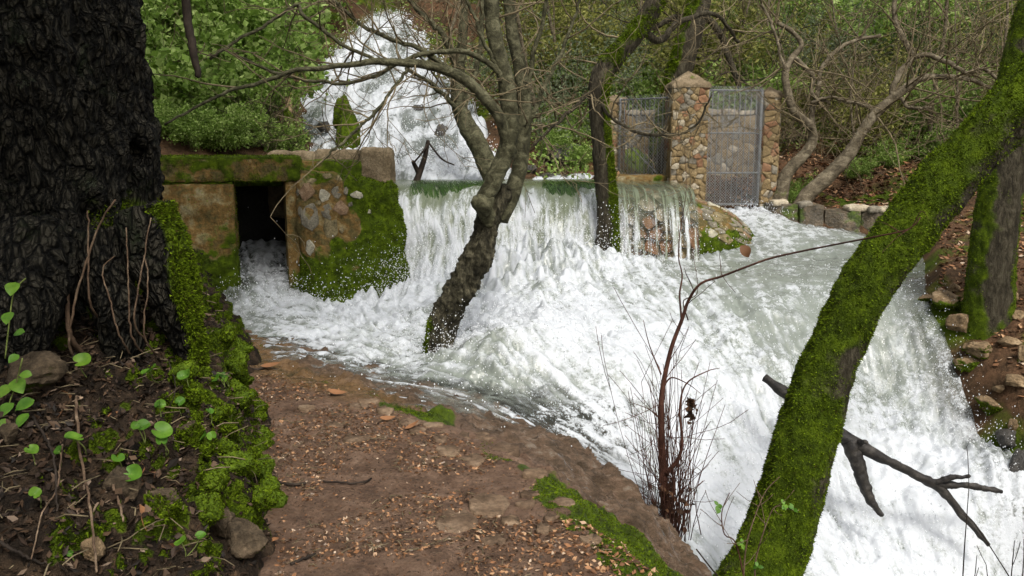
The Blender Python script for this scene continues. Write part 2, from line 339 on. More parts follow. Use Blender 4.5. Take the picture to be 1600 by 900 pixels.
mossm = sst(-.10, .02, d+.12*fbm(q*2.3+4*E2, 3))*(1-sst(np.interp(y,[2.9,3.5,4.3],[.9,.5,.22]), np.interp(y,[2.9,3.5,4.3],[1.1,.7,.4]), d))*np.interp(y, [2.6, 4.0, 4.35, 4.8], [1, .95, .4, .1])*1.25+.75*sst(-.05, .1, d)*(1-sst(.2, .4, d))*np.exp(-((y-5.25)/.28)**2)
wet = np.maximum(sst(.28, .42, d), sst(-.22, -.02, d+.08*fbm(q*3, 3))*sst(5.15, 5.7, y)*.9)
litter = sst(-.15, .25, fbm(q*1.3+2*E2, 3))*sst(-.1, .2, -d)
m = Mat('path_earth', .8, .25)
c = m.ramp(m.noise(5.5, 9, rough=.74), [(.3,(.06,.034,.021)),(.45,(.135,.08,.05)),(.58,(.21,.13,.084)),(.72,(.31,.215,.15))])
c = m.mix(m.math('MULTIPLY', m.step(m.noise(60, 4), .56, .66), .75), c, (.022, .014, .009))       # crumbs of black humus
c = m.mix(m.math('MULTIPLY', m.step(m.noise(34, 5), .60, .7), .6), c, (.24, .16, .10))
c = m.mix(m.math('MULTIPLY', m.attr('wet'), .8), c, m.ramp(m.noise(7, 5, rough=.7), [(.35,(.06,.05,.014)),(.5,(.17,.10,.035)),(.65,(.27,.165,.08))]))
c = m.mix(m.math('MULTIPLY', m.attr('slope'), .85), c, m.ramp(m.noise(9, 8, m.scale(m.obj(), (.55,2.2,1.2)), .75), [(.3,(.03,.022,.015)),(.45,(.09,.066,.048)),(.56,(.17,.115,.08)),(.70,(.29,.25,.20))]))
k = m.step(m.math('ADD', m.attr('moss'), m.math('MULTIPLY', m.math('SUBTRACT', m.noise(8, 6), .5), 1.2)), .42, .62)
c = m.mix(k, c, moss_color(m)); m.color(c)
m.set(m.b, 'Roughness', m.math('SUBTRACT', m.math('MULTIPLY_ADD', m.noise(5, 5), 1.2, .02), m.math('MULTIPLY', m.attr('wet'), .5), clamp=True))
m.bump(m.math('ADD', m.math('MULTIPLY', m.noise(70, 5, rough=.8), 1.3), m.math('MULTIPLY', m.noise(17, 5, rough=.7), 1.5)), .9, .03)
PV = np.stack([x, y, z], 1)
path = props(mesh('path', PV, PF, m.m, attrs={'moss': mossm, 'wet': wet, 'slope': sst(.2, .36, d)}, origin=(0,0,0)), kind='structure')
M_tuft = rnd_leaf('moss_tuft', [(0,(.035,.026,.008)),(.15,(.03,.042,.004)),(.5,(.066,.104,.005)),(1,(.145,.21,.010))], .25, .8)
_pm = sst(.45, .9, mossm+.5*fbm(q*4, 3))
moss_tufts('moss', PV, PF, 60000, _pm, M_tuft, path, .016, .0045, .2)

# ------------------------------------------------------------------ mossy bank on the left
_b = [P(*a) for a in [(0,900,2.35),(200,900,2.62),(0,700,2.9),(100,700,2.98),(200,700,3.05),(300,720,3.1),(380,760,3.12),(420,700,3.45),(400,640,3.6),(0,560,3.5),(100,560,3.6),(200,560,3.7),(300,570,3.8),(370,575,4.0),(330,505,4.4),(250,480,4.2),(100,470,4.0),(0,450,3.9)]]
_b += [(-3.4,3.0,.9),(-3.6,4.6,1.15),(-2.4,5.4,.95),(-2.0,5.4,.7),(-3.,6.5,.9),(-2.6,6.9,.5),(-3.2,8,.7),(-2,1.6,.25),(-3.5,1.5,.8),(-4.6,3,1.3),(-4.6,6,1.4)]
bank_top = RBF(np.array(_b), 3e-3)
gx = np.arange(-4.2, -.70, .0145); gy = np.arange(1.9, 8.3, .0145)
X, Y = np.meshgrid(gx, gy, indexing='ij'); x, y = X.ravel(), Y.ravel()
BU, BF = cull(seg_dist(x, y, BANK)[0] < .15, len(gx), len(gy)); x, y = x[BU], y[BU]; q = np.stack([x, y, 0*x], 1)
d, _ = seg_dist(x, y, BANK); d = -d+.10*fbm(q*1.9+8*E2, 3)+.03*fbm(q*7, 2)
z = np.maximum(bank_top(x, y)+.05, .03)*sst(-.05, .30, d)-.16*(1-sst(-.1, .03, d))
BV = np.stack([x, y, z], 1); Nn = normals(BV, BF)
lump = 1-np.abs(fbm(BV*5.2+3, 3)); lumps = np.maximum(0, fbm(BV*8+1, 3))
BV = BV+Nn*((.075*fbm(BV*4.3+20, 3)+.06*lumps+.040*fbm(BV*15, 3, .6)+.055*(lump-.6))*sst(-.02, .12, d))[:, None]
edge = sst(.0, .1, d)*(1-sst(.42, .75, d)); Nn = normals(BV, BF)
bmoss = edge*1.2*sst(3.0, 3.3, y)+.6*edge+1.1*sst(-.45, .05, fbm(BV*2.6+6, 3))+.25*sst(3.2, 4.0, y)
bmoss += .22*sst(2.5, 2.9, y); bmoss *= sst(-.1, .5, Nn[:, 2]+.45)
m = earthy('bank_earth', [(.3,(.005,.004,.003)),(.45,(.016,.011,.007)),(.6,(.042,.028,.017)),(.75,(.10,.065,.035))], 9, .85, .9, 45, .03, moss='moss')
bank = props(mesh('earth_bank', BV, BF, m.m, attrs={'moss': bmoss}, origin=(0,0,0)), kind='structure')
moss_tufts('moss', BV, BF, 190000, sst(.45, .85, bmoss+.45*fbm(BV*5, 3))*sst(-.05,.05,d), M_tuft, bank, .015, .0038, .25)

# ------------------------------------------------------------------ water
FOAM = (.50, .525, .55)
def water_mat(name, vecscale=None, deep=(.13,.145,.125), use_uv=False):
    m = Mat(name, .3, .5); v = m.uv() if use_uv else m.obj()
    if vecscale: v = m.scale(v, vecscale)
    n1 = m.noise(11, 5, v, .7, .6); n2 = m.noise(48, 4, v, .72)
    g = m.math('MULTIPLY_ADD', m.step(m.noise(1.7, 3, v, .5), .36, .64), 1.25, .35)        # churned patches beside smooth ones
    f = m.math('ADD', m.attr('foam'), m.math('MULTIPLY', m.math('MULTIPLY', m.math('SUBTRACT', n1, .5), 1.9), g))
    f = m.math('ADD', f, m.math('MULTIPLY', m.math('MULTIPLY', m.math('SUBTRACT', n2, .5), 1.2), g))
    k = m.step(f, -.05, .95)
    m.color(m.mix(k, m.mix(m.noise(6, 4), deep, tuple(c*1.9 for c in deep)), FOAM))
    m.set(m.b, 'Roughness', m.math('MULTIPLY_ADD', k, .45, .1)); m.bump(m.math('MULTIPLY', m.math('ADD', n2, n1), g), .4, .014)
    m.translucent(FOAM, .12); m.k = k; return m
def lic(x, y, seed, steps=26, h=.018, scale=60):
    """noise smeared along the current: streaks that follow the flow"""
    r = np.random.default_rng(seed); im = r.normal(size=(1024, 1024)); px, py = x.copy(), y.copy(); acc = np.zeros(len(x)); ws = 0
    im = (im+np.roll(im,1,0)+np.roll(im,1,1)+np.roll(im,(1,1),(0,1)))/2
    for s in range(steps):
        u, v = px*scale+300, py*scale+300; i, j = np.floor(u).astype(int), np.floor(v).astype(int); a, b = u-i, v-j; i %= 1023; j %= 1023
        w = 1-s/steps; acc += w*((1-a)*(1-b)*im[i,j]+a*(1-b)*im[i+1,j]+(1-a)*b*im[i,j+1]+a*b*im[i+1,j+1]); ws += w*w
        if s % 3 == 0: vv = flow_at(px, py)
        px -= vv[:, 0]*h; py -= vv[:, 1]*h
    return acc/math.sqrt(ws)
gx = np.arange(-3.2, 4.95, .0145); gy = np.arange(3.7, 11.8, .0145)
X, Y = np.meshgrid(gx, gy, indexing='ij'); x, y = X.ravel(), Y.ravel()
s = shore_in(x, y); WU, F = cull(s > -.06, len(gx), len(gy)); x, y, s = x[WU], y[WU], s[WU]
base = water_h(x, y)
# (px, py, level, foam, roughness of the surface)
_t = [(345,510,0,.35,.25),(400,430,.3,.75,.9),(450,500,.08,.85,.8),(420,560,-.03,.02,.12),(560,600,-.06,.0,.15),(500,555,-.03,.42,.35),(600,560,-.04,.6,.6),(690,652,-.1,.1,.2),(640,600,-.06,.42,.5),(740,640,-.15,.35,.6),
      (800,700,-.26,.42,.4),(880,760,-.44,.35,.35),(1060,840,-.82,.6,.6),(900,690,-.35,.6,.6),(850,600,-.16,.45,.9),(780,590,-.1,.08,.9),(730,560,-.05,.25,.7),(1000,600,-.2,1.1,1.),(1000,700,-.55,1.1,.9),(1200,700,-.7,1.15,1.),(1350,800,-1.15,1.2,.8),
      (1500,850,-1.35,1.15,.8),(1500,700,-.8,.95,1.),(1560,680,-.7,.6,1.),(1430,540,-.1,.5,.7),(1480,610,-.35,.85,.9),(1400,500,.05,.25,.4),(1425,480,.1,.12,.3),(1440,420,.36,.0,.2),(1350,390,.5,.05,.2),(1250,420,.3,.14,.3),(1300,460,.15,.12,.35),(1200,350,.64,.95,.6),(1280,360,.55,.45,.4),
      (1100,480,.15,.6,.6),(1150,430,.3,.16,.3),(1050,400,.42,.6,.5),(945,400,.46,1.1,.7),(850,420,.33,.75,.65),(800,440,.28,.6,.7),(900,500,.2,1.2,.9),(700,460,.15,1.15,.9),(620,480,.1,.95,.8),(800,520,.13,1.2,1.1),(1250,520,.05,.5,.6),(1250,600,-.3,1.,1.)]
_tp = np.array([[*Pz(a,b,c)[:2], f, r] for a,b,c,f,r in _t]); _tr = RBF(_tp, .03); tf = _tr(x, y); foam, turb = np.clip(tf[:, 0], -.1, 1.3), np.clip(tf[:, 1], .1, 1.2)
L1, L2 = lic(x, y, 5, 30, .022, 42), lic(x, y, 6, 18, .014, 85)
q = np.stack([x, y, 0*x], 1)
wv = .060*fbm(q*2.0, 3)+.024*fbm(q*5+4*E2, 3, .45, 'b')+.007*fbm(q*17+1*E2, 3, .55, 'b')+.010*L1+.004*L2
calm = .45+.75*sst(-.3, .35, fbm(q*1.1+3*E2, 2)); z = base+turb*calm*(wv-.03)
for cx, cy, r, hgt in [(-.1,6.75,.55,.10),(.15,8.85,.75,.38),(-1.1,8.9,.5,.12),(.95,9.1,.6,.10),(-2.75,8.6,.35,.08),(1.9,6.9,.7,.07),(3.3,6.6,.5,.10)]:
    z += hgt*np.exp(-((x-cx)**2+(y-cy)**2)/r**2)*(.7+.6*fbm(q*5+cx*E2, 3))
pz, pd = path_h(x, y); near = (y < 7.5) & (pd < .9)
z = np.where(near & (s < .6), np.minimum(z, np.maximum(base, pz+.006)+turb*.04*np.clip(s*3, 0, 1)+np.clip(s, 0, 1)*.25), z)
z -= .1*(1-sst(-.06, .03, s))
thin = 1-sst(.10, .42, s); thin = np.where((y < 7.4) & (x < 1), np.clip((.14-(z-pz))/.12, 0, 1), thin*.6)
foamv = foam*.82-.06+(.12*L1+.06*L2)*np.clip(1.2-sst(2.0, 3.2, x)*.9, 0, 1)+.30*fbm(q*3.3+7*E2, 4, .6)+.14*fbm(q*13, 3, .6)
V = np.stack([x, y, z], 1)
M_stream = water_mat('stream_water')
M_stream.alpha(M_stream.math('MAXIMUM', M_stream.k, M_stream.math('SUBTRACT', 1, M_stream.math('MULTIPLY', M_stream.attr('thin'), .85))))
stream = props(mesh('stream_water', V, F, M_stream.m, attrs={'foam': foamv, 'thin': thin}, origin=(0,0,0)), kind='structure')
def surf(px_, py_): return float(water_h([px_], [py_])[0])
# ================================================================== masonry helpers
def dbox(o, ex, ey, ez, step=.05, amp=.01, freq=6, rnd=.03, octv=4):
    """box from corner o along three vectors, subdivided, corners rounded and surface roughened"""
    o, ex, ey, ez = (np.asarray(a, float) for a in (o, ex, ey, ez)); E = [ex, ey, ez]; Ls = [np.linalg.norm(e) for e in E]
    n = [max(2, int(math.ceil(l/step))+1) for l in Ls]; mb = MB(); C = o+.5*(ex+ey+ez)
    for a in range(3):
        b, c = (a+1) % 3, (a+2) % 3
        for s in (0, 1):
            u, v = np.meshgrid(np.linspace(0, 1, n[b]), np.linspace(0, 1, n[c]), indexing='ij')
            V = o+s*E[a]+u.ravel()[:, None]*E[b]+v.ravel()[:, None]*E[c]; F = grid_faces(n[b], n[c])
            mb.add(V, F if s else F[:, ::-1])
    V, F = mb.arrays(); I = np.stack([(V-C)@(e/l) for e, l in zip(E, Ls)], 1); H = np.array(Ls)/2
    r = min(rnd, min(H)*.9); K = np.clip(I, -(H-r), H-r); D = I-K; dn = np.linalg.norm(D, axis=1); k = dn > 1e-6
    D[k] *= (r/np.maximum(dn[k], r))[:, None]; I = K+D
    V = C+sum(I[:, [i]]*(E[i]/Ls[i])[None] for i in range(3)); N = V-(C+sum(np.clip(I[:, [i]], -(H[i]-r), H[i]-r)*(E[i]/Ls[i])[None] for i in range(3)))
    N = N/(np.linalg.norm(N, axis=1)[:, None]+1e-9); return V+N*(amp*fbm(V*freq, octv))[:, None], F, N
def voronoi(w, h, n, seed, relax=0):
    r = np.random.default_rng(seed); p = r.random((n*6, 2))*[w, h]; keep_ = [0]; dm = .62*math.sqrt(w*h/n)
    for k_ in range(1, len(p)):
        if min(((p[k_]-p[j_])**2).sum() for j_ in keep_) > (dm*(.55+.75*r.random()))**2: keep_.append(k_)
    p = p[keep_]; n = len(p)
    def cell(i, p):
        poly = [np.array(a, float) for a in ((0,0),(w,0),(w,h),(0,h))]
        for j in np.argsort(((p-p[i])**2).sum(1))[1:16]:
            m = (p[i]+p[j])/2; d = p[j]-p[i]; out = []
            for a, b in zip(poly, poly[1:]+poly[:1]):
                fa, fb = (a-m)@d, (b-m)@d
                if fa <= 0: out.append(a)
                if fa*fb < 0: out.append(a+(b-a)*fa/(fa-fb))
            poly = out
            if len(poly) < 3: break
        return poly
    for _ in range(relax): p = np.array([np.mean(cell(i, p), axis=0) if len(cell(i, p)) > 2 else p[i] for i in range(n)])
    return [np.array(c) for c in (cell(i, p) for i in range(n)) if len(c) > 2]
def stone_piece(S, poly, gap, thick, mat, parent, r, name='stone'):
    """one stone of a wall: a polygon on the surface S(u, v) -> position, raised with a rounded edge"""
    c = poly.mean(0); q = []
    for a, b in zip(poly, np.roll(poly, -1, 0)):                       # soften corners
        q += [a*.88+b*.12, a*.12+b*.88]
    q = np.array(q); d = c-q; l = np.linalg.norm(d, axis=1)[:, None]+1e-9; q = q+d/l*np.minimum(gap, .45*l); n = len(q)
    q += r.normal(size=q.shape)*.004
    rings = [(1.0, -.025), (.985, thick*.6), (.88, thick)]
    e = .01; pc = S(*c); nrm = np.cross(S(c[0]+e, c[1])-pc, S(c[0], c[1]+e)-pc); nrm /= np.linalg.norm(nrm)+1e-9
    thick = thick*r.uniform(.4, 1.5)
    V = [S(*(c+(a-c)*k))+nrm*(h+r.normal()*.004*(h > 0)) for k, h in rings for a in q]+[pc+nrm*(thick*(1+.25*r.normal()))]
    F4 = [(i*n+j, i*n+(j+1) % n, (i+1)*n+(j+1) % n, (i+1)*n+j) for i in range(2) for j in range(n)]; F3 = [(2*n+j, 2*n+(j+1) % n, 3*n) for j in range(n)]
    return mesh(name, np.array(V), [np.array(F4), np.array(F3)], mat, parent, True)
M_STONES = [earthy('stone_'+k, st, 9, .85, .6, 55, .012, tint=[(0,(.62,.58,.5)),(.5,(.82,.79,.72)),(1,(1.0,.96,.86))]).m for k, st in dict(
    ochre=[(.25,(.11,.08,.042)),(.5,(.22,.165,.09)),(.75,(.33,.26,.16))], rust=[(.25,(.13,.07,.042)),(.5,(.22,.125,.075)),(.75,(.31,.20,.13))],
    pale=[(.25,(.22,.19,.14)),(.5,(.36,.32,.25)),(.75,(.48,.44,.36))], grey=[(.25,(.10,.09,.075)),(.5,(.19,.175,.145)),(.75,(.30,.28,.23))]).items()]
M_EMB = [earthy('embedded_stone_'+k, st, 11, .9, .7, 55, .012, moss='moss').m for k, st in dict(a=[(.3,(.07,.06,.03)),(.5,(.16,.13,.07)),(.7,(.26,.22,.13))], b=[(.3,(.09,.055,.032)),(.5,(.17,.11,.065)),(.7,(.25,.18,.115))], c=[(.3,(.16,.15,.11)),(.5,(.30,.28,.21)),(.7,(.42,.39,.30))], d=[(.3,(.075,.068,.05)),(.5,(.15,.135,.10)),(.7,(.23,.21,.16))]).items()]
M_mortar = earthy('mortar', [(.25,(.08,.06,.034)),(.5,(.17,.13,.08)),(.75,(.26,.21,.14))], 8, .9, .8, 40, .02, moss='moss')
M_render = earthy('mossy_render', [(.26,(.035,.03,.012)),(.42,(.09,.072,.028)),(.52,(.16,.095,.030)),(.62,(.22,.18,.09)),(.74,(.36,.32,.21))], 4.5, .9, .9, 38, .025, moss='moss')
M_wetwall = earthy('wet_masonry', [(.25,(.025,.022,.014)),(.5,(.085,.066,.04)),(.75,(.19,.14,.085))], 6, .45, .8, 30, .03, moss='moss', spec=.5)
M_inner_shade = earthy('inner_wall_shade', [(.3,(.008,.008,.007)),(.7,(.025,.024,.02))], 5, .6, .5, 30, .02)  # near-black colour paints in the shade inside the culvert doorway
def pick(r, w=(.4,.25,.2,.15)): return M_STONES[r.choice(4, p=w)]
def add_wall(mb, V, F, N, mossf): mb.add(V, F, moss=mossf(V, N))

# ------------------------------------------------------------------ culvert house
A2, B2 = P(236,240,8.6)[:2], P(613,280,9.3)[:2]; LW = np.linalg.norm(B2-A2); e1 = (B2-A2)/LW; nf = np.array([e1[1], -e1[0]])
def u_at(px):
    d = ray(px, 300)[:2]; M_ = np.array([[e1[0], -d[0]], [e1[1], -d[1]]]); return np.linalg.solve(M_, -A2)[0]
def CW(u, off, z): return np.array([*(A2+e1*u+nf*off), z])
e13, nf3, uz = np.array([*e1, 0]), np.array([*nf, 0]), np.array([0, 0, 1.])
uD0, uD1, uJ, uLn = u_at(365), u_at(446), u_at(462), u_at(472)
cul = empty('culvert_house', CW(uD0, 0, -.2), 'moss-covered stone culvert house with a dark square doorway over rushing water', 'culvert')
def slab(name, u0, u1, o0, o1, z0, z1, mossf, mat=None, amp=.014, rnd=.03, step=.035, freq=5):
    V, F, N = dbox(CW(u0, o0, z0), e13*(u1-u0), nf3*(o1-o0), uz*(z1-z0), step, amp, freq, rnd); F = [F] if not isinstance(F, list) else F
    return V, F, mesh(name, V, F, (mat or M_render).m, cul, True, {'moss': mossf(V, N)})
def mwall(V, N): return .26+1.0*sst(.1, .9, N[:, 2])+.75*sst(.75, .1, V[:, 2])+.5*fbm(V*2.3+3, 3)
PIV, PIF, o = slab('pier', 0, uD0, -.7, .0, -.4, 1.30, mwall, None, .032, .04, .03, 4)
LIV, LIF, o = slab('lintel', -.02, uLn, -.55, .012, 1.297, 1.555, lambda V, N: .58+.6*sst(.2, .9, N[:, 2])+.5*fbm(V*np.array([3, 3, 5])+9, 3), amp=.016)
RFV, RFF, o = slab('roof_slab', -.02, LW-.25, -1.7, -.56, 1.22, 1.50, lambda V, N: .7+.4*fbm(V*3, 3), step=.08)
slab('jamb', uD1, uJ+.02, -.6, -.03, -.4, 1.296, lambda V, N: .1+.5*sst(.7, .1, V[:, 2]), M_render, amp=.008, rnd=.012)
FTV, FTF, o = slab('footing', u_at(303), uD0+.01, -.3, .10, -.5, .30, lambda V, N: .75+.4*fbm(V*4, 3)+0*V[:, 0], amp=.03, rnd=.06)
slab('inner_wall', uD0-.12, uD1+.25, -1.65, -1.5, -.5, 1.22, lambda V, N: 0*V[:, 0], M_inner_shade)
slab('inner_wall', uD0-.14, uD0-.01, -1.5, -.65, -.5, 1.22, lambda V, N: 0*V[:, 0], M_inner_shade)
slab('inner_wall', uJ, uJ+.13, -1.5, -.55, -.5, 1.22, lambda V, N: 0*V[:, 0], M_inner_shade)
# battered buttress: u, forward offset at base and at top
_bt = np.array([(uJ+.015,-.20,-.1),(uJ+.03,.06,.0),(uJ+.16,.36,.03),(uJ+.5,.42,.05),(LW-.28,.36,.05),(LW-.02,.20,.04),(LW+.07,-.05,-.06),(LW+.07,-.5,-.5),(LW+.05,-1.3,-1.3)])
NU, NV = 150, 84; pl = spline(np.c_[_bt[:, 0], _bt[:, 1], 0*_bt[:, 0], _bt[:, 2]], NU); vv = np.linspace(0, 1.25, NV)
V = np.empty((NU, NV, 3))
for j, v in enumerate(vv):
    k = (1-min(v, 1))**1.15; off = pl[:, 3]+(pl[:, 1]-pl[:, 3])*k; u = pl[:, 0]+.16*k*sst(LW-.5, LW, pl[:, 0]); zt = np.interp(pl[:, 0], [uJ, uLn, LW], [1.45, 1.45, 1.27])
    rd = .05*sst(.88, 1, v); off = off-rd-(max(v-1, 0)*2.6)*(1 if v > 1 else 0); z = -.45+(zt+.45)*min(v, 1)-.03*sst(.95, 1, v)
    V[:, j] = np.stack([A2[0]+e1[0]*u+nf[0]*off, A2[1]+e1[1]*u+nf[1]*off, z], 1)
BUV = V.reshape(-1, 3); BUF = grid_faces(NU, NV); N = normals(BUV, BUF); flip = np.sign((N[:, 0]*nf[0]+N[:, 1]*nf[1]).sum()); BUF = BUF if flip > 0 else BUF[:, ::-1]; N = N*flip
BUV = BUV+N*(.035*fbm(BUV*3.2, 3)+.022*fbm(BUV*9, 4))[:, None]
un = (BUV[:, :2]-A2)@e1; bm = .18+.85*sst(uJ+.45, LW-.35, un+.35*fbm(BUV*2.5, 2))+.9*sst(.75, .25, BUV[:, 2]+.2*fbm(BUV*3, 2))+.35*fbm(BUV*5, 3)+.35*sst(1.2, 1.4, BUV[:, 2])
but = mesh('buttress', BUV, BUF, M_render.m, cul, True, {'moss': bm})
def to_px(V):
    d = V-np.array([0, 0, CAMZ]); w = d[:, 1]*_cp-d[:, 2]*_sp; return np.stack([800+FPX*d[:, 0]/w, 450-FPX*(d[:, 1]*_sp+d[:, 2]*_cp)/w], 1)
_px = to_px(BUV); r = np.random.default_rng(8)
for sx, sy, w, h, mi in [(507,304,20,24,2),(479,303,25,28,1),(524,299,18,21,3),(532,327,24,22,1),(514,358,27,40,0),(559,306,20,15,2),(488,281,18,10,0),(511,276,17,10,0),(530,281,10,14,0),(555,281,13,13,1),(511,331,19,26,3),(486,340,28,42,3),(541,297,7,17,3),(535,357,9,13,0),(577,333,7,7,2),(484,388,16,24,2),(466,300,8,12,3),(470,330,9,20,3),(497,318,10,10,0),(548,318,9,8,3)]:
    i = np.argmin(((_px-[sx, sy])**2).sum(1)); p0, n0 = BUV[i], N[i]; t1 = np.cross(uz, n0); t1 /= np.linalg.norm(t1); t2 = np.cross(n0, t1); k = depth(p0)/FPX
    ang = np.sort(r.random(7)*.8+np.arange(7)*.9); poly = np.stack([np.cos(ang)*w*k*.5, np.sin(ang)*h*k*.5], 1)*(.78+.45*r.random((7, 1)))
    stone_piece(lambda a, b: p0+t1*a+t2*b, poly, .0, .010, M_EMB[mi], but, r)
moss_tufts('moss', BUV, BUF, 26000, sst(.5, .95, bm+.4*fbm(BUV*6, 3)), M_tuft, but, .022, .007, .5)
for (V_, F_, n_) in ((LIV, LIF, 7000), (FTV, FTF, 6000), (PIV, PIF, 6000)):
    T_, Fq = V_, F_; moss_tufts('moss', T_, Fq, n_, sst(.0, .6, .3+fbm(T_*4, 3)+(.5 if n_ > 6500 or T_ is FTV else -.1)+.6*sst(.5, .1, T_[:, 2])), M_tuft, cul, .018, .006, .4)

# rough block wall behind the culvert
blk = empty('block_wall', P(520,285,10.3), 'weathered block wall behind the culvert roof at the foot of the cascade', 'wall')
for k, (a, b, t, yy) in enumerate([(415,448,236,10.25),(449,492,237,10.2),(493,560,234,10.22),(561,611,231,10.15)]):
    p0, p1 = P(a, t, yy), P(b, t, yy); V, F, N = dbox((p0[0], yy, .8), (p1[0]-p0[0]-.008, 0, 0), (0, .42, 0), (0, 0, p0[2]-.8), .035, .028, 5, .045)
    mesh('block', V, F, M_mortar.m, blk, True, {'moss': -.15+.45*fbm(V*3, 3)+.3*sst(.5, 1, N[:, 2])-.25*(k == 3)})

# ------------------------------------------------------------------ weir: masonry and the falling sheet
_wp = np.array([(11.3,1.20),(10.8,1.20),(10.4,1.195),(10.05,1.16),(9.86,1.07),(9.74,.93),(9.64,.72),(9.55,.45),(9.46,.15),(9.38,-.2)])
XW0, XW1 = -1.47, 2.12
def weir_pts(nx, ns, lift, r0=0, x0=XW0, x1=XW1):
    prof = spline(np.c_[_wp, 0*_wp[:, 0]], ns); s = np.concatenate([[0], np.cumsum(np.hypot(*np.diff(prof[:, :2], axis=0).T))])
    x = np.linspace(x0, x1, nx); X, S = np.meshgrid(x, s, indexing='ij'); Y = np.broadcast_to(prof[:, 0], X.shape); Z = np.broadcast_to(prof[:, 1], X.shape)
    g = np.gradient(prof[:, :2], axis=0); nrm = np.stack([g[:, 1], -g[:, 0]], 1); nrm /= np.linalg.norm(nrm, axis=1)[:, None]
    if nrm[0, 1] < 0: nrm = -nrm
    return X, S, Y-0*X, Z-0*X, nrm, s
X, S, Y, Z, nrm, s = weir_pts(140, 60, 0)
V = np.stack([X, Y, Z], -1).reshape(-1, 3); WN = np.repeat(nrm[None], 140, 0).reshape(-1, 2); V = V+np.c_[np.zeros(len(V)), WN]*(-.05+.03*fbm(V*4, 3)+.015*fbm(V*14, 2))[:, None]
weir = empty('weir', (0.3, 9.4, 0), 'low curved masonry weir between the culvert and the stone pillars', 'weir')
mesh('crest', V, grid_faces(140, 60), M_wetwall.m, weir, True, {'moss': -.1+.4*fbm(V*3, 3)})
def Sw(u, v):
    y = np.interp(v, s, Y[0]); z = np.interp(v, s, Z[0]); return np.array([u, y-.0, z-.045])
r = np.random.default_rng(21)
for poly in voronoi(1.1, 1.75, 45, 5):
    stone_piece(lambda u, v: Sw(XW1-1.1+u, 1.0+v), poly, .009, .012, pick(r), weir, r)
# water sheet
nx, ns = 420, 190
X, S, Y, Z, nrm, s = weir_pts(nx, ns, .03); x, sv = X.ravel(), S.ravel()
lip = .30*fbm(np.stack([x*2.1, 0*x+.3, 0*x], 1), 3)+.07*fbm(np.stack([x*9, 0*x+.7, 0*x], 1), 2); fall = sst(1.22, 1.85, sv+lip); st = np.stack([x*10+.55*fbm(np.stack([x*3, sv*2.2, 0*x], 1), 2), sv*2.6, 0*x], 1)
n1 = fbm(st, 3, .6); n2 = fbm(st*np.array([2.6, 2.2, 1]), 3, .6)
str_ = np.stack([x*21+.25*perlin(np.stack([x*4, sv*2, 0*x], 1)), sv*.9, 0*x], 1); strand = fbm(str_, 3, .6)+.5*fbm(str_*np.array([2.7, 3, 1]), 2)
right = sst(1.05, 1.45, x)                                              # thin strands towards the right end
thick = .035+.02*fall+(.009*n1+.004*n2)*(.25+fall)*(1-.5*right)+.06*sst(2.0, 2.6, sv)*(1-right)*(.6+.5*n1)
thick = thick-.03*right*(1-fall)
out = thick[:, None]*np.repeat(nrm[None], nx, 0).reshape(-1, 2)
bow = fall*(.10+.22*sst(2.0,2.6,sv))*(1-right)*sst(-1.5, -.4, x)
V = np.stack([x, Y.ravel()+out[:, 0]-bow, Z.ravel()+out[:, 1]], 1)
V[:, 0] -= .22*sst(1.35, 2.3, sv)*sst(-.9, -1.4, x)*.3
foam = right*fall*.35*strand-.18+.70*fall+.34*n1*(.3+fall)+.2*n2*fall+.25*fbm(np.stack([x*2.2, sv*2, 0*x], 1), 3)*fall+.45*sst(2.0, 2.5, sv)-.18*right*fall+.25*np.exp(-((x+1.2)/.25)**2)*fall+.06*sst(.5,0,np.abs(x-.1))
cover = 1-right*np.clip(.62+.38*fall, 0, 1)*sst(-.30, .25, .12-strand)*.96
m = water_mat('falling_water', (2.6, .75, 1), (.085,.10,.06), True); m.alpha(m.math('MAXIMUM', m.math('MULTIPLY', m.k, .35), m.attr('cover'))); M_fall = m
weir_fall = props(mesh('waterfall', V, grid_faces(nx, ns), m.m, attrs={'foam': foam, 'cover': cover}, uv=np.stack([x, sv], 1), origin=(0,0,0)), kind='structure')
WFV = V
# hair-like water grass combed over the crest
r = np.random.default_rng(31); mb = MB()
for i in range(900):
    x0 = r.choice([r.uniform(-1.2, -.4), r.uniform(.35, 1.1)]); s0 = r.uniform(.75, 1.35); L = r.uniform(.12, .4); t = np.linspace(0, 1, 6); w = .004
    sx = x0+r.normal()*.05*t+.07*t; ss = s0+L*t; yy, zz = np.interp(ss, s, Y[0]), np.interp(ss, s, Z[0]); p = np.stack([sx, yy-.01, zz+.045+.012*np.sin(t*3)], 1)
    VV = np.vstack([p-[w, 0, 0], p+[w, 0, 0]]); k = np.arange(5); mb.add(VV, np.stack([k, k+1, k+7, k+6], 1), rnd=r.random())
props(mb.build('water_grass', rnd_leaf('water_grass', [(0,(.02,.045,.012)),(1,(.06,.11,.025))], .3, .25)), 'dark green water grass combed flat over the weir crest', 'water grass', kind='stuff')

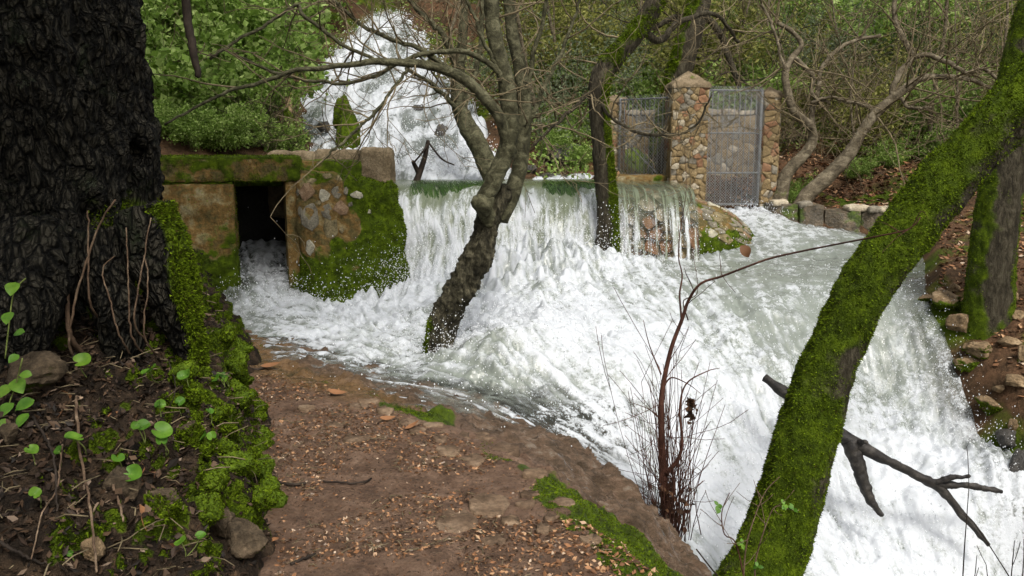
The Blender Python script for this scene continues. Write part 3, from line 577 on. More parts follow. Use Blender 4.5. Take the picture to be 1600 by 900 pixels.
# ------------------------------------------------------------------ upper cascade
nv, nu = 420, 230; vrow = np.linspace(0, 1, nv); tt = np.linspace(-.07, 1.07, nu)
yy = np.interp(vrow, np.linspace(0, 1, len(CAS)), CAS[:, 3]); lx, rx, zz = np.interp(yy, CAS[:, 3], _cl[:, 0]), np.interp(yy, CAS[:, 3], _cr[:, 0]), cas_z(yy)
x = (lx[:, None]+(rx-lx)[:, None]*tt[None]).ravel(); y = np.repeat(yy, nu); z = np.repeat(zz, nu); q = np.stack([x, y, 0*x], 1)
big = fbm(q*np.array([1.1, .9, 1])+3*E2, 4, .55); rid = fbm(q*np.array([3.2, 1.9, 1]), 4, .5, 'b')
ph = (y*.8+.55*fbm(q*.7, 2)) % 1; stepf = sst(.55, 1, ph)-ph; riser = sst(.5, .65, ph)                # flat treads and steep risers
tp = 1-.75*sst(16.5, 19, y); z = z+tp*(.20*big+.025*rid+.20*stepf*sst(11.2, 12.2, y))+.012*fbm(q*8, 3, .55, 'b')
ed = np.minimum(tt[None], 1-tt[None])*(rx-lx)[:, None]; ed = ed.ravel()+.22*fbm(q*1.6+7*E2, 3)
z = np.maximum(z, ground_h(x, y)+.02); z -= .75*(1-sst(-.15, .22, ed)); z = np.where(y < 11.6, np.interp(y, [10.6, 11.6], [0, 1])*(z-cas_z(y))+cas_z(y)+.02*rid, z)
cf = .70+.3*rid-.7*sst(.2, .6, -big)+.55*fbm(q*np.array([4, 1.1, 1]), 4, .6)-.20*riser+.35*riser*fbm(q*np.array([11, 1.2, 1]), 3, .6)-.5*sst(.02, .2, .2-ed)+.1
cf = np.where(y < 11.3, cf*.8, cf)
m = water_mat('cascade_water', (1.2, .8, 1), (.09,.10,.09))
CSV = np.stack([x, y, z], 1)[(ed > 0) & (y > 11.2)]
props(mesh('cascade', np.stack([x, y, z], 1), grid_faces(nv, nu), m.m, attrs={'foam': cf}, origin=(0,0,0)), kind='structure')
# side rivulet behind the mossy tree
a = spline(np.array([P(985,262,13.2), P(935,272,12.4), P(895,280,11.8), P(850,287,11.3), P(800,292,11.0)]), 80); tt = np.linspace(-1, 1, 26)
x = (a[:, 0][:, None]+0*tt).ravel(); y = (a[:, 1][:, None]-tt*.34).ravel(); q = np.stack([x, y, 0*x], 1)
gz = ground_h(x, y, False); z = np.repeat(a[:, 2], 26)+.05+.06*fbm(q*5, 3)-.14*np.abs(np.tile(tt, 80))**3
props(mesh('rivulet', np.stack([x, y, z], 1), grid_faces(80, 26), m.m, attrs={'foam': .8+.4*fbm(q*6, 3)}, origin=(0,0,0)), kind='structure')

# ------------------------------------------------------------------ stone gateway
def stone_pillar(name, cx, cy, w, dpt, z0, z1, zc, rot, seed, label, n):
    e = empty(name, (cx, cy, z0), label, 'pillar', 'stone gate pillars'); c, s_ = math.cos(rot), math.sin(rot); ex, ey = np.array([c, s_, 0]), np.array([-s_, c, 0])
    o = np.array([cx, cy, z0])-ex*w/2-ey*dpt/2; r = np.random.default_rng(seed); H = z1-z0
    V, F, N = dbox(o, ex*w, ey*dpt, uz*H, .06, .008, 8, .03); mesh('core', V, F, M_mortar.m, e, True, {'moss': -.3+.3*fbm(V*3, 3)})
    for org, ux, nn in ((o, ex, n), (o+ex*w, ey, n//2), (o+ey*dpt, -ey, n//2)):
        ln = w if ux is ex else dpt; org2 = org if ux is not ex else org
        for poly in voronoi(ln, H, nn, seed+nn):
            stone_piece(lambda u, v: org2+ux*u+uz*v, poly, .003, .010, pick(r, (.62,.14,.10,.14)), e, r)
    # pointed cap
    g = .02; k = np.array([o-ex*g-ey*g, o+ex*(w+g)-ey*g, o+ex*(w+g)+ey*(dpt+g), o-ex*g+ey*(dpt+g)]); k[:, 2] = z1-.02; top = np.array([cx, cy, zc])
    mb = MB(); m_ = 12; rows = [k+(0, 0, 0), k+(0, 0, .05)]
    ring = lambda q_: np.vstack([q_[i]+(q_[(i+1) % 4]-q_[i])*np.linspace(0, 1, m_, endpoint=False)[:, None] for i in range(4)])
    R = [ring(rows[0]), ring(rows[1])]+[ring(rows[1])*(1-t)+(top)*t for t in np.linspace(.12, .97, 9)]
    V = np.vstack(R); V = V+fbm(V*9, 3)[:, None]*.014; F = grid_faces(len(R), 4*m_, True); V = np.vstack([V, top[None]]); b = (len(R)-1)*4*m_; kk = np.arange(4*m_)
    mesh('cap', V, [F, np.stack([b+kk, b+(kk+1) % (4*m_), np.full(4*m_, len(V)-1)], 1)], M_mortar.m, e, True, {'moss': .12+.4*fbm(V*5, 3)})
    return e
pc = P(1075,300,11.35); stone_pillar('stone_pillar', pc[0], 11.6, .475, .45, .85, P(0,134,11.35)[2], P(0,110,11.55)[2], .03, 40, 'tallest rubble stone gate pillar with a pointed cap, between the two gates', 62)
pr = P(1197,320,11.6); stone_pillar('stone_pillar', pr[0]+.02, 11.75, .21, .4, .75, P(0,150,11.6)[2], P(0,135,11.75)[2], -.05, 50, 'narrow rubble pillar holding the right side of the tall mesh gate', 26)
plf = P(959,290,12.3); stone_pillar('stone_pillar', plf[0], 12.45, .26, .35, .95, P(0,158,12.3)[2], P(0,148,12.45)[2], .1, 60, 'low rubble pillar partly hidden behind the mossy trunk, left of the barred gate', 24)
M_steel = earthy('galvanised_steel', [(.3,(.09,.095,.095)),(.6,(.18,.185,.185)),(.8,(.27,.275,.27))], 14, .5, .15, 60, .004, spec=.5)
M_wire = earthy('wire', [(.3,(.16,.165,.165)),(.7,(.30,.305,.30))], 20, .5, .1, 60, .003, spec=.5)
def gate(px0, y0, px1, y1, zb, zt, nb, mid, label, cell, diag):
    a, b = P(px0, 220, y0), P(px1, 220, y1); a, b = a*[1, 1, 0], b*[1, 1, 0]; L = np.linalg.norm(b-a); ex = (b-a)/L; e = empty('metal_gate', (*a[:2], zb), label, 'gate', 'metal gates')
    nrm_ = np.array([ex[1], -ex[0], 0]); pt = lambda u, z, o=0: a+ex*u+uz*z+nrm_*o
    def bar(name, p, q, r_, mat=M_steel.m, sides=6): V, F = tube(np.array([p, (p+q)/2, q]), r_, sides); return mesh(name, V, F, mat, e)
    for u in (.015, L-.015): bar('post', pt(u, zb), pt(u, zt), .017)
    for z in (zb+.02, *mid, zt-.02): bar('rail', pt(.015, z, .0), pt(L-.015, z, .0), .013)
    for k in range(nb): u = L*(k+1)/(nb+1); bar('bar', pt(u, zb+.02, -.02), pt(u, zt-.01+.0*k, -.02), .0065, sides=5)
    if diag: bar('brace', pt(.05, mid[0]-.05, -.03), pt(L*.75, zb+.05, -.03), .010)
    # diagonal wire netting tied in front
    mb = MB(); h = zt-zb+.03; r = np.random.default_rng(nb)
    for sgn in (1, -1):
        for c in np.arange(-h, L+h, cell):
            u0, v0 = (c, 0); u1, v1 = c+sgn*h, h
            if sgn < 0: pass
            t0, t1 = 0., 1.
            for lo, hi, p_, dlt in ((0, L, u0, u1-u0),):
                ta, tb = sorted(((lo-p_)/dlt, (hi-p_)/dlt)); t0, t1 = max(t0, ta), min(t1, tb)
            if t1-t0 < .03: continue
            p = pt(u0+(u1-u0)*t0, zb+h*t0, .03+.012*r.normal()*.5); q = pt(u0+(u1-u0)*t1, zb+h*t1, .03+.012*r.normal()*.5)
            V, F = tube(np.array([p, (p+q)/2+nrm_*.01*r.normal(), q]), .0024, 3, False); mb.add(V, F)
    w = mb.build('wire_netting', M_wire.m, e); w['kind'] = 'stuff'; return e
gate(1103.5, 11.4, 1189, 11.55, P(0,321,11.5)[2], P(0,139,11.5)[2], 9, (P(0,208,11.5)[2], P(0,270,11.5)[2]), 'tall gate of steel bars and grey wire netting right of the stone pillar', .036, False)
gate(967, 12.25, 1047, 11.62, P(0,276,11.95)[2], P(0,152,11.95)[2], 11, (P(0,212,11.95)[2],), 'shorter barred gate with a slanting brace left of the tallest stone pillar', .045, True)
V, F, N = dbox((P(958,280,11.75)[0], 11.55, .9), (1.02, -.0, 0), (0, .75, 0), (0, 0, .37), .05, .02, 5, .05)
props(mesh('gate_sill', V, F, M_render.m, attrs={'moss': .15+.4*fbm(V*3, 3)}), 'mossy stone sill under the shorter barred gate', 'sill')
# stone enclosure seen through the gates
r = np.random.default_rng(77); ew = empty('enclosure_wall', (2.6, 13.3, 1), 'rubble wall of the enclosure seen through both gates', 'wall')
x0, x1 = P(975,200,13.3)[0], P(1204,200,13.3)[0]; zt = P(0,180,13.3)[2]
V, F, N = dbox((x0, 13.3, .8), (x1-x0, 0, 0), (0, .35, 0), (0, 0, zt-.8), .07, .02, 5, .04); mesh('core', V, F, M_mortar.m, ew, True, {'moss': .0+.3*fbm(V*3, 3)})
for poly in voronoi(x1-x0, zt-.8, 80, 9): stone_piece(lambda u, v: np.array([x0+u, 13.3, .8+v]), poly, .004, .010, pick(r, (.5,.02,.13,.35)), ew, r)
for k in range(9):
    xa = x0+(x1-x0)*k/9; V, F, N = dbox((xa+.01, 13.26, zt), ((x1-x0)/9-.02, 0, 0), (0, .4, 0), (0, 0, .07+.03*r.random()), .06, .012, 7, .03); mesh('coping_stone', V, F, M_STONES[2], ew)
# ------------------------------------------------------------------ masonry apron right of the weir and the low channel wall
AX0, AX1 = XW1-.16, P(1187,350,10.7)[0]
def Sa(u, v):
    u = np.clip(u, 0, 1); v = np.clip(v, 0, 1.); x = AX0+(AX1-AX0)*u; rd = math.sqrt(max(0, 1-max(0, (u-.45)/.55)**2.6)); zt = (1.09-.36*u**1.2); zb = .15; a = v*math.pi/2
    yb, yf = 11.45-.3*u, 9.72+.35*u; ym = yb-.55
    return np.array([x, ym+(yb-ym)*0-(ym-yf)*rd*math.sin(a)**.9 if v > .0 else yb, zb+(zt-zb)*rd*max(math.cos(a), 0)**.62])
uu, vv = np.linspace(0, 1, 70), np.concatenate([[0], np.linspace(.004, 1, 59)]); V = np.array([Sa(u, v) for u in uu for v in vv]); F = grid_faces(70, 60)
apron = empty('masonry_apron', (2.4, 9.9, .2), 'rounded rubble masonry apron between the weir and the gate channel', 'masonry'); N = normals(V, F)
if N[2000, 1] > 0: F = F[:, ::-1]; N = -N
V = V+N*(.02*fbm(V*6, 3))[:, None]; am = .38+.7*sst(.8, .4, V[:, 2])+.5*sst(2.5, 2.9, V[:, 0])*sst(.9,.6,V[:,2])+.4*fbm(V*3.5, 3)
mesh('mound', V, F, M_render.m, apron, True, {'moss': am}); moss_tufts('moss', V, F, 7000, sst(.45, .9, am), M_tuft, apron, .02, .007, .4)
r = np.random.default_rng(88); lw, lh = AX1-AX0, 1.7
for poly in voronoi(lw, lh, 60, 14):
    c = poly.mean(0); u, v = c[0]/lw, c[1]/lh
    if u > .9 or v < .22 or r.random() < .25: continue
    sgn = 1
    p = poly.copy(); n_ = len(p)
    stone_piece(lambda a, b: Sa(a/lw, 1-b/lh), p, .009, .012, M_EMB[r.choice(4, p=(.5,.1,.15,.25))], apron, r)
lwall = empty('channel_wall', P(1300,350,11.0), 'low mossy wall along the side channel below the leaf-strewn ground', 'wall')
k = 0; r = np.random.default_rng(12); px_ = 1203
while px_ < 1415:
    w = r.uniform(34, 70); y0 = np.interp(px_, [1200, 1415], [11.25, 10.7]); y1 = np.interp(px_+w, [1200, 1415], [11.25, 10.7]); a, b = P(px_, 328, y0), P(px_+w, 328, y1); zt = .90+.03*r.normal()*.5-.0004*(px_-1200)
    V, F, N = dbox((a[0], a[1]+.01*r.normal(), .35), (b[0]-a[0]+.015, b[1]-a[1], 0), (0, .32, 0), (0, 0, zt-.35), .03, .022, 6, .02)
    mesh('block', V, F, M_wetwall.m, lwall, True, {'moss': .32+.4*fbm(V*3, 3)-.25*(N[:, 2] > .5)}); px_ += w
for px_, w in [(1222,26),(1262,22),(1345,36),(1372,24),(1392,28)]:
    y0 = np.interp(px_, [1200, 1415], [11.25, 10.7]); a = P(px_, 326, y0); ww = w*a[1]/FPX; V, F, N = dbox((a[0]-ww/2, y0+.02, .885-.0004*(px_-1200)), (ww, 0, 0), (0, .24, 0), (0, 0, .085), .03, .02, 8, .04); mesh('coping_stone', V, F, M_STONES[2 if w > 24 else 3], lwall)
# ================================================================== trees
def px_path(pts):
    p = np.array([P(a[0], a[1], a[2]) for a in pts]); w = np.array([a[3]*depth(q_)/FPX*.5 for a, q_ in zip(pts, p)]); return np.c_[p, w]
def bark_mat(name, dark, mid, light, stretch=(1, 1, .35), scale=22, bump=1., rough=.85, moss='moss', bd=.03, plates=0):
    m = Mat(name, rough, .1); v = m.scale(m.obj(), stretch); n = m.noise(scale, 5, v, .78, .5)
    if plates: n = m.math('ADD', m.math('MULTIPLY', n, .75), m.math('MULTIPLY', m.math('MULTIPLY', m.voro(plates, vec=m.scale(m.noise(9, 3, v, col=True), (.35, .35, .35)) if False else v), m.noise(plates*.4, 3, v)), .55))
    c = m.ramp(n, [(.33, dark), (.5, mid), (.66, light)])
    c = m.mix(m.math('MULTIPLY', m.step(m.noise(7, 5), .56, .68), .55), c, light)
    k = m.step(m.math('ADD', m.attr(moss), m.math('MULTIPLY', m.math('SUBTRACT', m.noise(7, 6), .5), 1.0)), .35, .65)
    c = m.mix(k, c, moss_color(m, 12)); m.color(c); m.bump(m.math('ADD', m.math('ADD', n, m.noise(scale*1.6, 5, v, .75)), m.math('MULTIPLY', k, m.noise(120, 3))), bump, bd); return m.m
def thick_trunk(name, pts, parent, mat, sides, n, amp=.02, freq=7, moss=None, flare=None, knots=(), ridge=.0, plate=0.):
    """close-up trunk: swept tube with bark relief, root flare and knots; returns V, F, moss mask"""
    sp = spline(px_path(pts) if len(pts[0]) == 4 and not isinstance(pts, np.ndarray) else pts, n); V, F = tube(sp[:, :3], sp[:, 3], sides)
    N = normals(V, F); q = V*np.array([1, 1, .45]); t = np.concatenate([np.repeat(np.linspace(0, 1, n), sides), [1, 0]])
    h = plate*fbm(V*np.array([20, 20, 6.]), 3, .6, 'b')+amp*fbm(q*freq, 4, .55)+amp*.6*fbm(q*freq*4, 3, .65)-amp*.5*np.maximum(0, fbm(V*np.array([9, 9, 3.])+4, 3, .6, True)-.6)+ridge*fbm(V*np.array([5, 5, .9]), 3)
    if flare:
        a = np.concatenate([np.tile(np.linspace(0, 2*np.pi, sides, endpoint=False), n), [0, 0]]); h = h+flare*np.exp(-t*n/ (n*.07))*(.6+.7*np.maximum(0, np.sin(a*2.5+1)))
    V = V+N*h[:, None]
    for kp, kr, kh in knots:                                            # burl with a hollow in it
        pk_ = to_px(V); c_ = np.where((((pk_-kp)**2).sum(1) < 100) & (N[:, 1] < .1))[0]; kp = V[c_[np.argmin(V[c_, 1])]].copy()
        d = np.linalg.norm(V-kp, axis=1); V = V+N*(kh*np.exp(-(d/kr)**2)-1.9*kh*np.exp(-(d/(kr*.45))**2))[:, None]
    mk = moss(V, N, t) if moss is not None else np.zeros(len(V))
    return mesh(name, V, F, mat, parent, True, {'moss': mk}), V, F, mk
def grow(out, p, d, L, r, lev, maxlev, R, curl=.22, up=.06, kids=(3, 6), spread=.75, shrink=.6, seg=None, taper=.35):
    n = seg or max(4, int(L/.09)); n = min(n, 22); pts = [np.asarray(p, float)]; d = np.asarray(d, float); d /= np.linalg.norm(d)
    for i in range(n):
        d = d+R.normal(size=3)*curl*math.sqrt(6/n)*.6+np.array([0, 0, up*6/n]); d /= np.linalg.norm(d); pts.append(pts[-1]+d*L/n)
    pts = np.array(pts); out.append((pts, np.linspace(r, r*taper, n+1), lev))
    if lev < maxlev:
        for _ in range(R.integers(*kids)):
            i = R.integers(max(1, n//4), n+1); t = pts[min(i+1, n)]-pts[i-1]; t /= np.linalg.norm(t)+1e-9
            dd = t+R.normal(size=3)*spread; grow(out, pts[i], dd, L*shrink*(.6+.7*R.random()), max(r*(1-(1-taper)*i/n)*.62, .0017), lev+1, maxlev, R, curl*1.1, up, kids, spread, shrink, None, taper)
def twig_part(name, branches, mat, parent, min_r=.0016, sides=(7, 5, 4, 3), stuff=True):
    mb = MB()
    for p, r, l in branches:
        V, F = tube(p, np.maximum(r, min_r), sides[min(l, 3)]); mb.add(V, F, rnd=rng.random(), moss=0)
    o = mb.build(name, mat, parent)
    if stuff: o['kind'] = 'stuff'
    return o
def along(sp, n, R, L, r, lev, maxlev, out, t0=.1, t1=1., **kw):
    """twigs sprouting along a limb"""
    m = len(sp)
    for _ in range(n):
        i = int(m*R.uniform(t0, t1*.99)); i = min(max(i, 1), m-2); t = sp[i+1, :3]-sp[i-1, :3]; t /= np.linalg.norm(t); d = t*.5+R.normal(size=3)*.8
        grow(out, sp[i, :3], d, L*R.uniform(.5, 1.2), min(r, sp[i, 3]*.6), lev, maxlev, R, **kw)

def old_bark():
    m = Mat('old_dark_bark', .8, .1); w = m.nt.nodes.new('ShaderNodeVectorMath'); w.operation = 'ADD'; m.set(w, 0, m.scale(m.obj(), (1, 1, .42))); m.set(w, 1, m.scale(m.noise(4, 2, rough=.5, col=True), (.12, .12, .12))); v = w.outputs[0]
    e = m.step(m.voro(19, 'DISTANCE_TO_EDGE', v), .0, .16); e2 = m.step(m.voro(47, 'DISTANCE_TO_EDGE', v), .0, .22); n = m.noise(60, 4, v, .75); h = m.math('ADD', m.math('ADD', m.math('MULTIPLY', e, 1.2), m.math('MULTIPLY', e2, .6)), m.math('MULTIPLY', n, .5))
    c = m.ramp(m.math('MULTIPLY', h, .45), [(.15,(.002,.002,.0015)),(.5,(.008,.0075,.0055)),(.75,(.020,.018,.013)),(1,(.042,.038,.028))])
    c = m.mix(m.math('MULTIPLY', m.step(m.noise(3.2, 6, rough=.7), .55, .66), .6), c, (.012, .017, .006)); c = m.mix(m.math('MULTIPLY', m.step(m.noise(6.5, 5, rough=.75), .64, .7), .55), c, (.075, .085, .055))
    k = m.step(m.math('ADD', m.attr('moss'), m.math('MULTIPLY', m.math('SUBTRACT', m.noise(7, 6), .5), 1.0)), .35, .65); m.color(m.mix(k, c, moss_color(m, 12))); m.bump(h, .9, .035); return m.m
M_bark_old = old_bark()
M_bark_moss = bark_mat('mossy_bark', (.014,.012,.008), (.04,.034,.022), (.085,.075,.05), (1, 1, .3), 24)
M_bark_grey = bark_mat('smooth_grey_bark', (.015,.014,.008), (.050,.048,.026), (.13,.124,.075), (1, 1, 1.3), 11, .8, .75, bd=.02)
M_bark_pale = bark_mat('pale_bark', (.035,.028,.018), (.10,.082,.054), (.21,.18,.125), (1, 1, 1.4), 10, .5, .75, bd=.012)
M_bark_twist = bark_mat('furrowed_bark', (.009,.008,.005), (.040,.036,.022), (.13,.117,.075), (1, 1, .5), 13, 1., .65, bd=.05)
M_twig = earthy('bare_twig', [(.3,(.06,.047,.026)),(.55,(.14,.112,.066)),(.8,(.24,.195,.12))], 3, .8, .2, 60, .003).m
M_twig_dark = earthy('dark_twig', [(.3,(.010,.008,.006)),(.55,(.028,.021,.016)),(.8,(.06,.045,.034))], 4, .8, .2, 60, .003).m

# ------------------------------------------------------------------ huge old tree on the bank
R = np.random.default_rng(101)
old = empty('old_tree', (-2.55, 4.35, .6), 'huge dark old trunk with a hollow knot standing on the mossy bank', 'tree')
ax = np.array([(-2.62,4.35,.25,.90),(-2.60,4.35,.6,.84),(-2.56,4.35,.95,.76),(-2.54,4.35,1.35,.70),(-2.53,4.36,1.8,.665),(-2.52,4.38,2.3,.645),(-2.5,4.42,3.0,.63),(-2.4,4.5,4.0,.62),(-2.3,4.6,4.8,.5)])
o, V, F, mk = thick_trunk('trunk', ax, old, M_bark_old, 270, 330, .030, 6, lambda V, N, t: -.15+.85*sst(.55, .95, N[:, 0])*sst(-.4, .5, -N[:, 1]+.6)*sst(1.7, 1.1, V[:, 2])+.3*fbm(V*3, 3)*sst(2.0, 1, V[:, 2]),
    None, [((214,232), .15, .13), ((120,430), .2, .06), ((60,90), .15, .06), ((150,330), .16, .05), ((195,60), .10, .05)], .055, .022)
V0, N0 = V, normals(V, F)
moss_tufts('moss', V, F, 20000, sst(.35, .8, mk+.4*fbm(V*5, 3))*sst(1.75, 1.3, V[:, 2]), M_tuft, old, .018, .005, .5)
for k, pts in enumerate([[(225,330,3.75,90),(250,400,3.72,95),(268,455,3.72,80),(285,520,3.75,60),(300,600,3.8,40)],[(60,380,3.65,160),(40,450,3.5,150),(25,520,3.4,120),(10,640,3.45,80)],[(150,380,3.72,100),(165,440,3.66,90),(185,500,3.62,70),(200,620,3.7,40)]]):
    o, V, F, mk = thick_trunk('root', pts, old, M_bark_old, 48, 60, .025, 6, lambda V, N, t: -.2+.9*sst(.1, .8, N[:, 0])*(k == 0)+.35*fbm(V*4, 3))
    if k == 0: moss_tufts('moss', V, F, 12000, sst(.3, .8, mk+.3*fbm(V*6, 3)), M_tuft, old, .016, .005, .4)
pk_ = to_px(V0); c_ = np.where((((pk_-[218, 235])**2).sum(1) < 120) & (N0[:, 1] < .1))[0]; kc = V0[c_[np.argmin(V0[c_, 1])]]; kn_ = N0[c_[np.argmin(V0[c_, 1])]]*[1, 1, 0]; kn_ = kn_/np.linalg.norm(kn_); s_ = np.cross(kn_, [0, 0, 1])
a_ = np.linspace(0, 2*np.pi, 40, endpoint=False); rg = np.array([kc+kn_*.02+(s_*math.cos(t)*.075+np.array([0, 0, 1.])*math.sin(t)*.12) for t in np.r_[a_, a_[:1]]]); V, F = tube(rg, .05+.012*np.sin(np.r_[a_, a_[:1]]*3), 16, False); V = V+.016*fbm(V*9, 3)[:, None]; mesh('knot', V, F, M_bark_old, old, True, {'moss': V[:, 0]*0-.3})
dl = spline(px_path([(283,-120,5.2,11),(286,-40,5.2,12),(290,0,5.2,13),(296,45,5.2,13),(307,90,5.2,12),(316,128,5.2,9)]), 40); dl[:, :3] += .01*R.normal(size=(40, 3)).cumsum(0)*.25
V, F = tube(dl[:, :3], dl[:, 3], 10); mesh('dead_limb', V, F, M_twig_dark, old)
lim = []
for a, b, c, L in [(-.2,-.5,.8,3.2),(.75,.1,.65,3.4),(-.8,.4,.7,3.4),(.3,.8,.6,3.4),(.6,-.7,.6,3.0),(-.4,-.9,.5,3.2)]:
    grow(lim, (-2.3, 4.6, 4.6), (a, b, c), L, .2, 0, 2, R, .18, .03, (3, 6), .6, .62, 16, .3)
twig_part('limbs', lim, M_bark_old, old, .006, stuff=False)
tips = np.vstack([p[len(p)//3:] for p, r_, l in lim if l >= 1]); tips = tips[(tips[:, 2] > 3.3) & (tips[:, 0] < -.9)]
def leaf_quads(c, n, spread, size, R, flat=0., asp=.5):
    """n leaves around the points c: bent rhombus of two triangles each"""
    p = c[R.integers(0, len(c), n)]+R.normal(size=(n, 3))*spread; d = R.normal(size=(n, 3)); d[:, 2] -= .2; d /= np.linalg.norm(d, axis=1)[:, None]
    nn = R.normal(size=(n, 3))+np.array([0, 0, flat]); s = np.cross(d, nn); s /= np.linalg.norm(s, axis=1)[:, None]+1e-9; nn = np.cross(s, d)
    L = size*(.6+.8*R.random(n))[:, None]; w = L*asp*.5
    V = np.stack([p, p+d*L*.5+s*w+nn*L*.08, p+d*L-nn*L*.06, p+d*L*.5-s*w+nn*L*.08], 1).reshape(-1, 3); i = np.arange(n)[:, None]*4
    return V, np.vstack([i+[0, 1, 2], i+[0, 2, 3]]), np.repeat(R.random(n), 4)
V, F, rn = leaf_quads(tips, 46000, .28, .09, R); M_leaf_dark = rnd_leaf('evergreen_leaf', [(0,(.018,.032,.010)),(.6,(.04,.07,.018)),(1,(.085,.13,.03))])
mesh('crown', V, F, M_leaf_dark, old, False, {'rnd': rn})

sh_t = empty('shade_tree', (-3.0, -.6, .9), 'unseen evergreen added behind the camera to shade the left bank', 'tree')  # out-of-view tree added so its crown shades the bank
V, F = tube(np.array([(-3.0,-.6,.5),(-2.9,-.5,1.6),(-2.6,-.3,2.8),(-2.3,0,3.8)]), np.array([.2,.17,.14,.1]), 14); mesh('trunk', V, F, M_bark_old, sh_t, True, {'moss': V[:, 0]*0-.2})
lim = []
for a, b, c in [(.7,.2,.4),(-.6,.5,.5),(.2,.9,.45),(.1,-.8,.5),(-.8,-.4,.5),(.6,-.5,.5),(.5,.7,.6),(.1,.2,1)]: grow(lim, (-2.35, -.05, 3.6), (a, b, c), 1.9, .06, 0, 2, R, .2, .03, (3, 6), .6, .6, 10, .3)
twig_part('limbs', lim, M_bark_old, sh_t, .005, stuff=False); tips = np.vstack([p[len(p)//3:] for p, r_, l in lim if l >= 1]); tips = tips[(tips[:, 2] > 2.9) & (tips[:, 0] < -1.3)]
V, F, rn = leaf_quads(tips, 34000, .22, .095, R); mesh('crown', V, F, M_leaf_dark, sh_t, False, {'rnd': rn})

# ------------------------------------------------------------------ twisted twin-stemmed tree in the water
R = np.random.default_rng(202)
tw = empty('twisted_tree', P(690,548,7.1), 'twisted grey tree forking into two stems, standing in the foaming water', 'tree')
base = [(680,600,7.05,42),(683,548,7.1,42),(692,500,7.1,44),(716,455,7.1,40),(744,402,7.1,40),(764,352,7.12,37),(778,318,7.15,38),(788,290,7.16,30)]
mossb = lambda V, N, t: -.35+1.3*sst(.1, .8, -N[:, 0]+.3*fbm(V*4, 2))*sst(.40, .02, V[:, 2])+.25*fbm(V*4, 3)
o, V, F, mk = thick_trunk('trunk', base, tw, M_bark_twist, 90, 190, .030, 7, mossb, None, (), .03)
moss_tufts('moss', V, F, 7000, sst(.2, .7, mk), M_tuft, tw, .02, .006, .5)
stems = dict(a=[(768,348,7.1,36),(756,318,7.02,36),(770,285,7.0,37),(788,245,7.0,36),(797,195,7.0,36),(791,130,7.02,35),(774,60,7.05,32),(768,0,7.1,32),(764,-90,7.2,28),(770,-260,7.4,16)],
             b=[(782,345,7.18,34),(798,305,7.22,36),(811,265,7.25,32),(816,215,7.28,33),(819,160,7.3,30),(812,105,7.3,28),(799,40,7.35,24),(792,-60,7.4,20),(790,-220,7.5,12)])
sps = {}
for k, pts in stems.items():
    o, V, F, mk = thick_trunk('stem', [(a_, b_, c_, w_*.76) for a_, b_, c_, w_ in pts], tw, M_bark_grey, 30, 140, .008, 9, lambda V, N, t: -.05+.35*fbm(V*5, 3)); sps[k] = spline(px_path(pts), 90)
# knot at the elbow
V, F = tube(px_path([(765,322,7.0,34),(748,316,6.97,30),(741,316,6.95,20)])[:, :3], px_path([(765,322,7.0,34),(748,316,6.97,30),(741,316,6.95,20)])[:, 3], 14); mesh('knot', V+fbm(V*20, 2)[:, None]*.008, F, M_bark_grey, tw, True, {'moss': V[:, 0]*0-.5})
limbs = [[(797,240,7.0,22),(782,195,6.95,19),(757,158,6.9,18),(722,128,6.85,17),(690,115,6.8,15),(640,103,6.7,13),(590,100,6.6,11),(545,104,6.55,9),(500,110,6.5,8),(455,118,6.45,7),(400,138,6.4,6),(345,155,6.35,5),(255,202,6.3,3.5)],
         [(792,140,7.0,11),(776,108,6.95,10),(740,84,6.9,9),(700,80,6.85,8),(640,92,6.8,7),(560,128,6.75,6),(500,128,6.7,5),(430,115,6.7,4.5),(370,92,6.7,4)],
         [(722,128,6.85,9),(690,100,6.8,8),(640,65,6.9,7),(570,30,6.95,6),(520,-10,7,5)],
         [(812,230,7.25,9),(838,170,7.25,8),(862,110,7.3,7),(884,60,7.35,6),(905,0,7.4,5),(925,-70,7.5,4)],
         [(815,180,7.3,9),(826,120,7.3,8),(836,60,7.3,7),(842,0,7.3,6),(846,-60,7.3,5)],
         [(790,125,7.0,7),(758,60,6.95,6),(733,0,6.95,5),(700,-60,6.95,4)],
         [(590,100,6.6,6),(520,60,6.6,6),(470,25,6.6,6),(455,10,6.6,5),(380,55,6.5,5),(330,85,6.45,4)],
         [(640,103,6.7,5),(600,160,6.6,5),(560,205,6.5,5),(520,245,6.4,4),(490,270,6.35,3)]]
br = []
for l in limbs:
    sp = spline(px_path(l), 60); sp[:, :3] += (R.normal(size=(60, 3)).cumsum(0)*.004); V, F = tube(sp[:, :3], sp[:, 3], 10); mesh('branch', V, F, M_bark_grey, tw, True, {'moss': V[:, 0]*0-.4})
    along(sp, 10, R, .7, .008, 1, 3, br, .12, 1, curl=.3, up=.02, kids=(1, 3), spread=.6)
for k in 'ab': along(sps[k], 5, R, .9, .010, 1, 3, br, .35, 1, curl=.25, up=.05, kids=(2, 4), spread=.6)
twig_part('twigs', br, M_twig, tw, .0026)

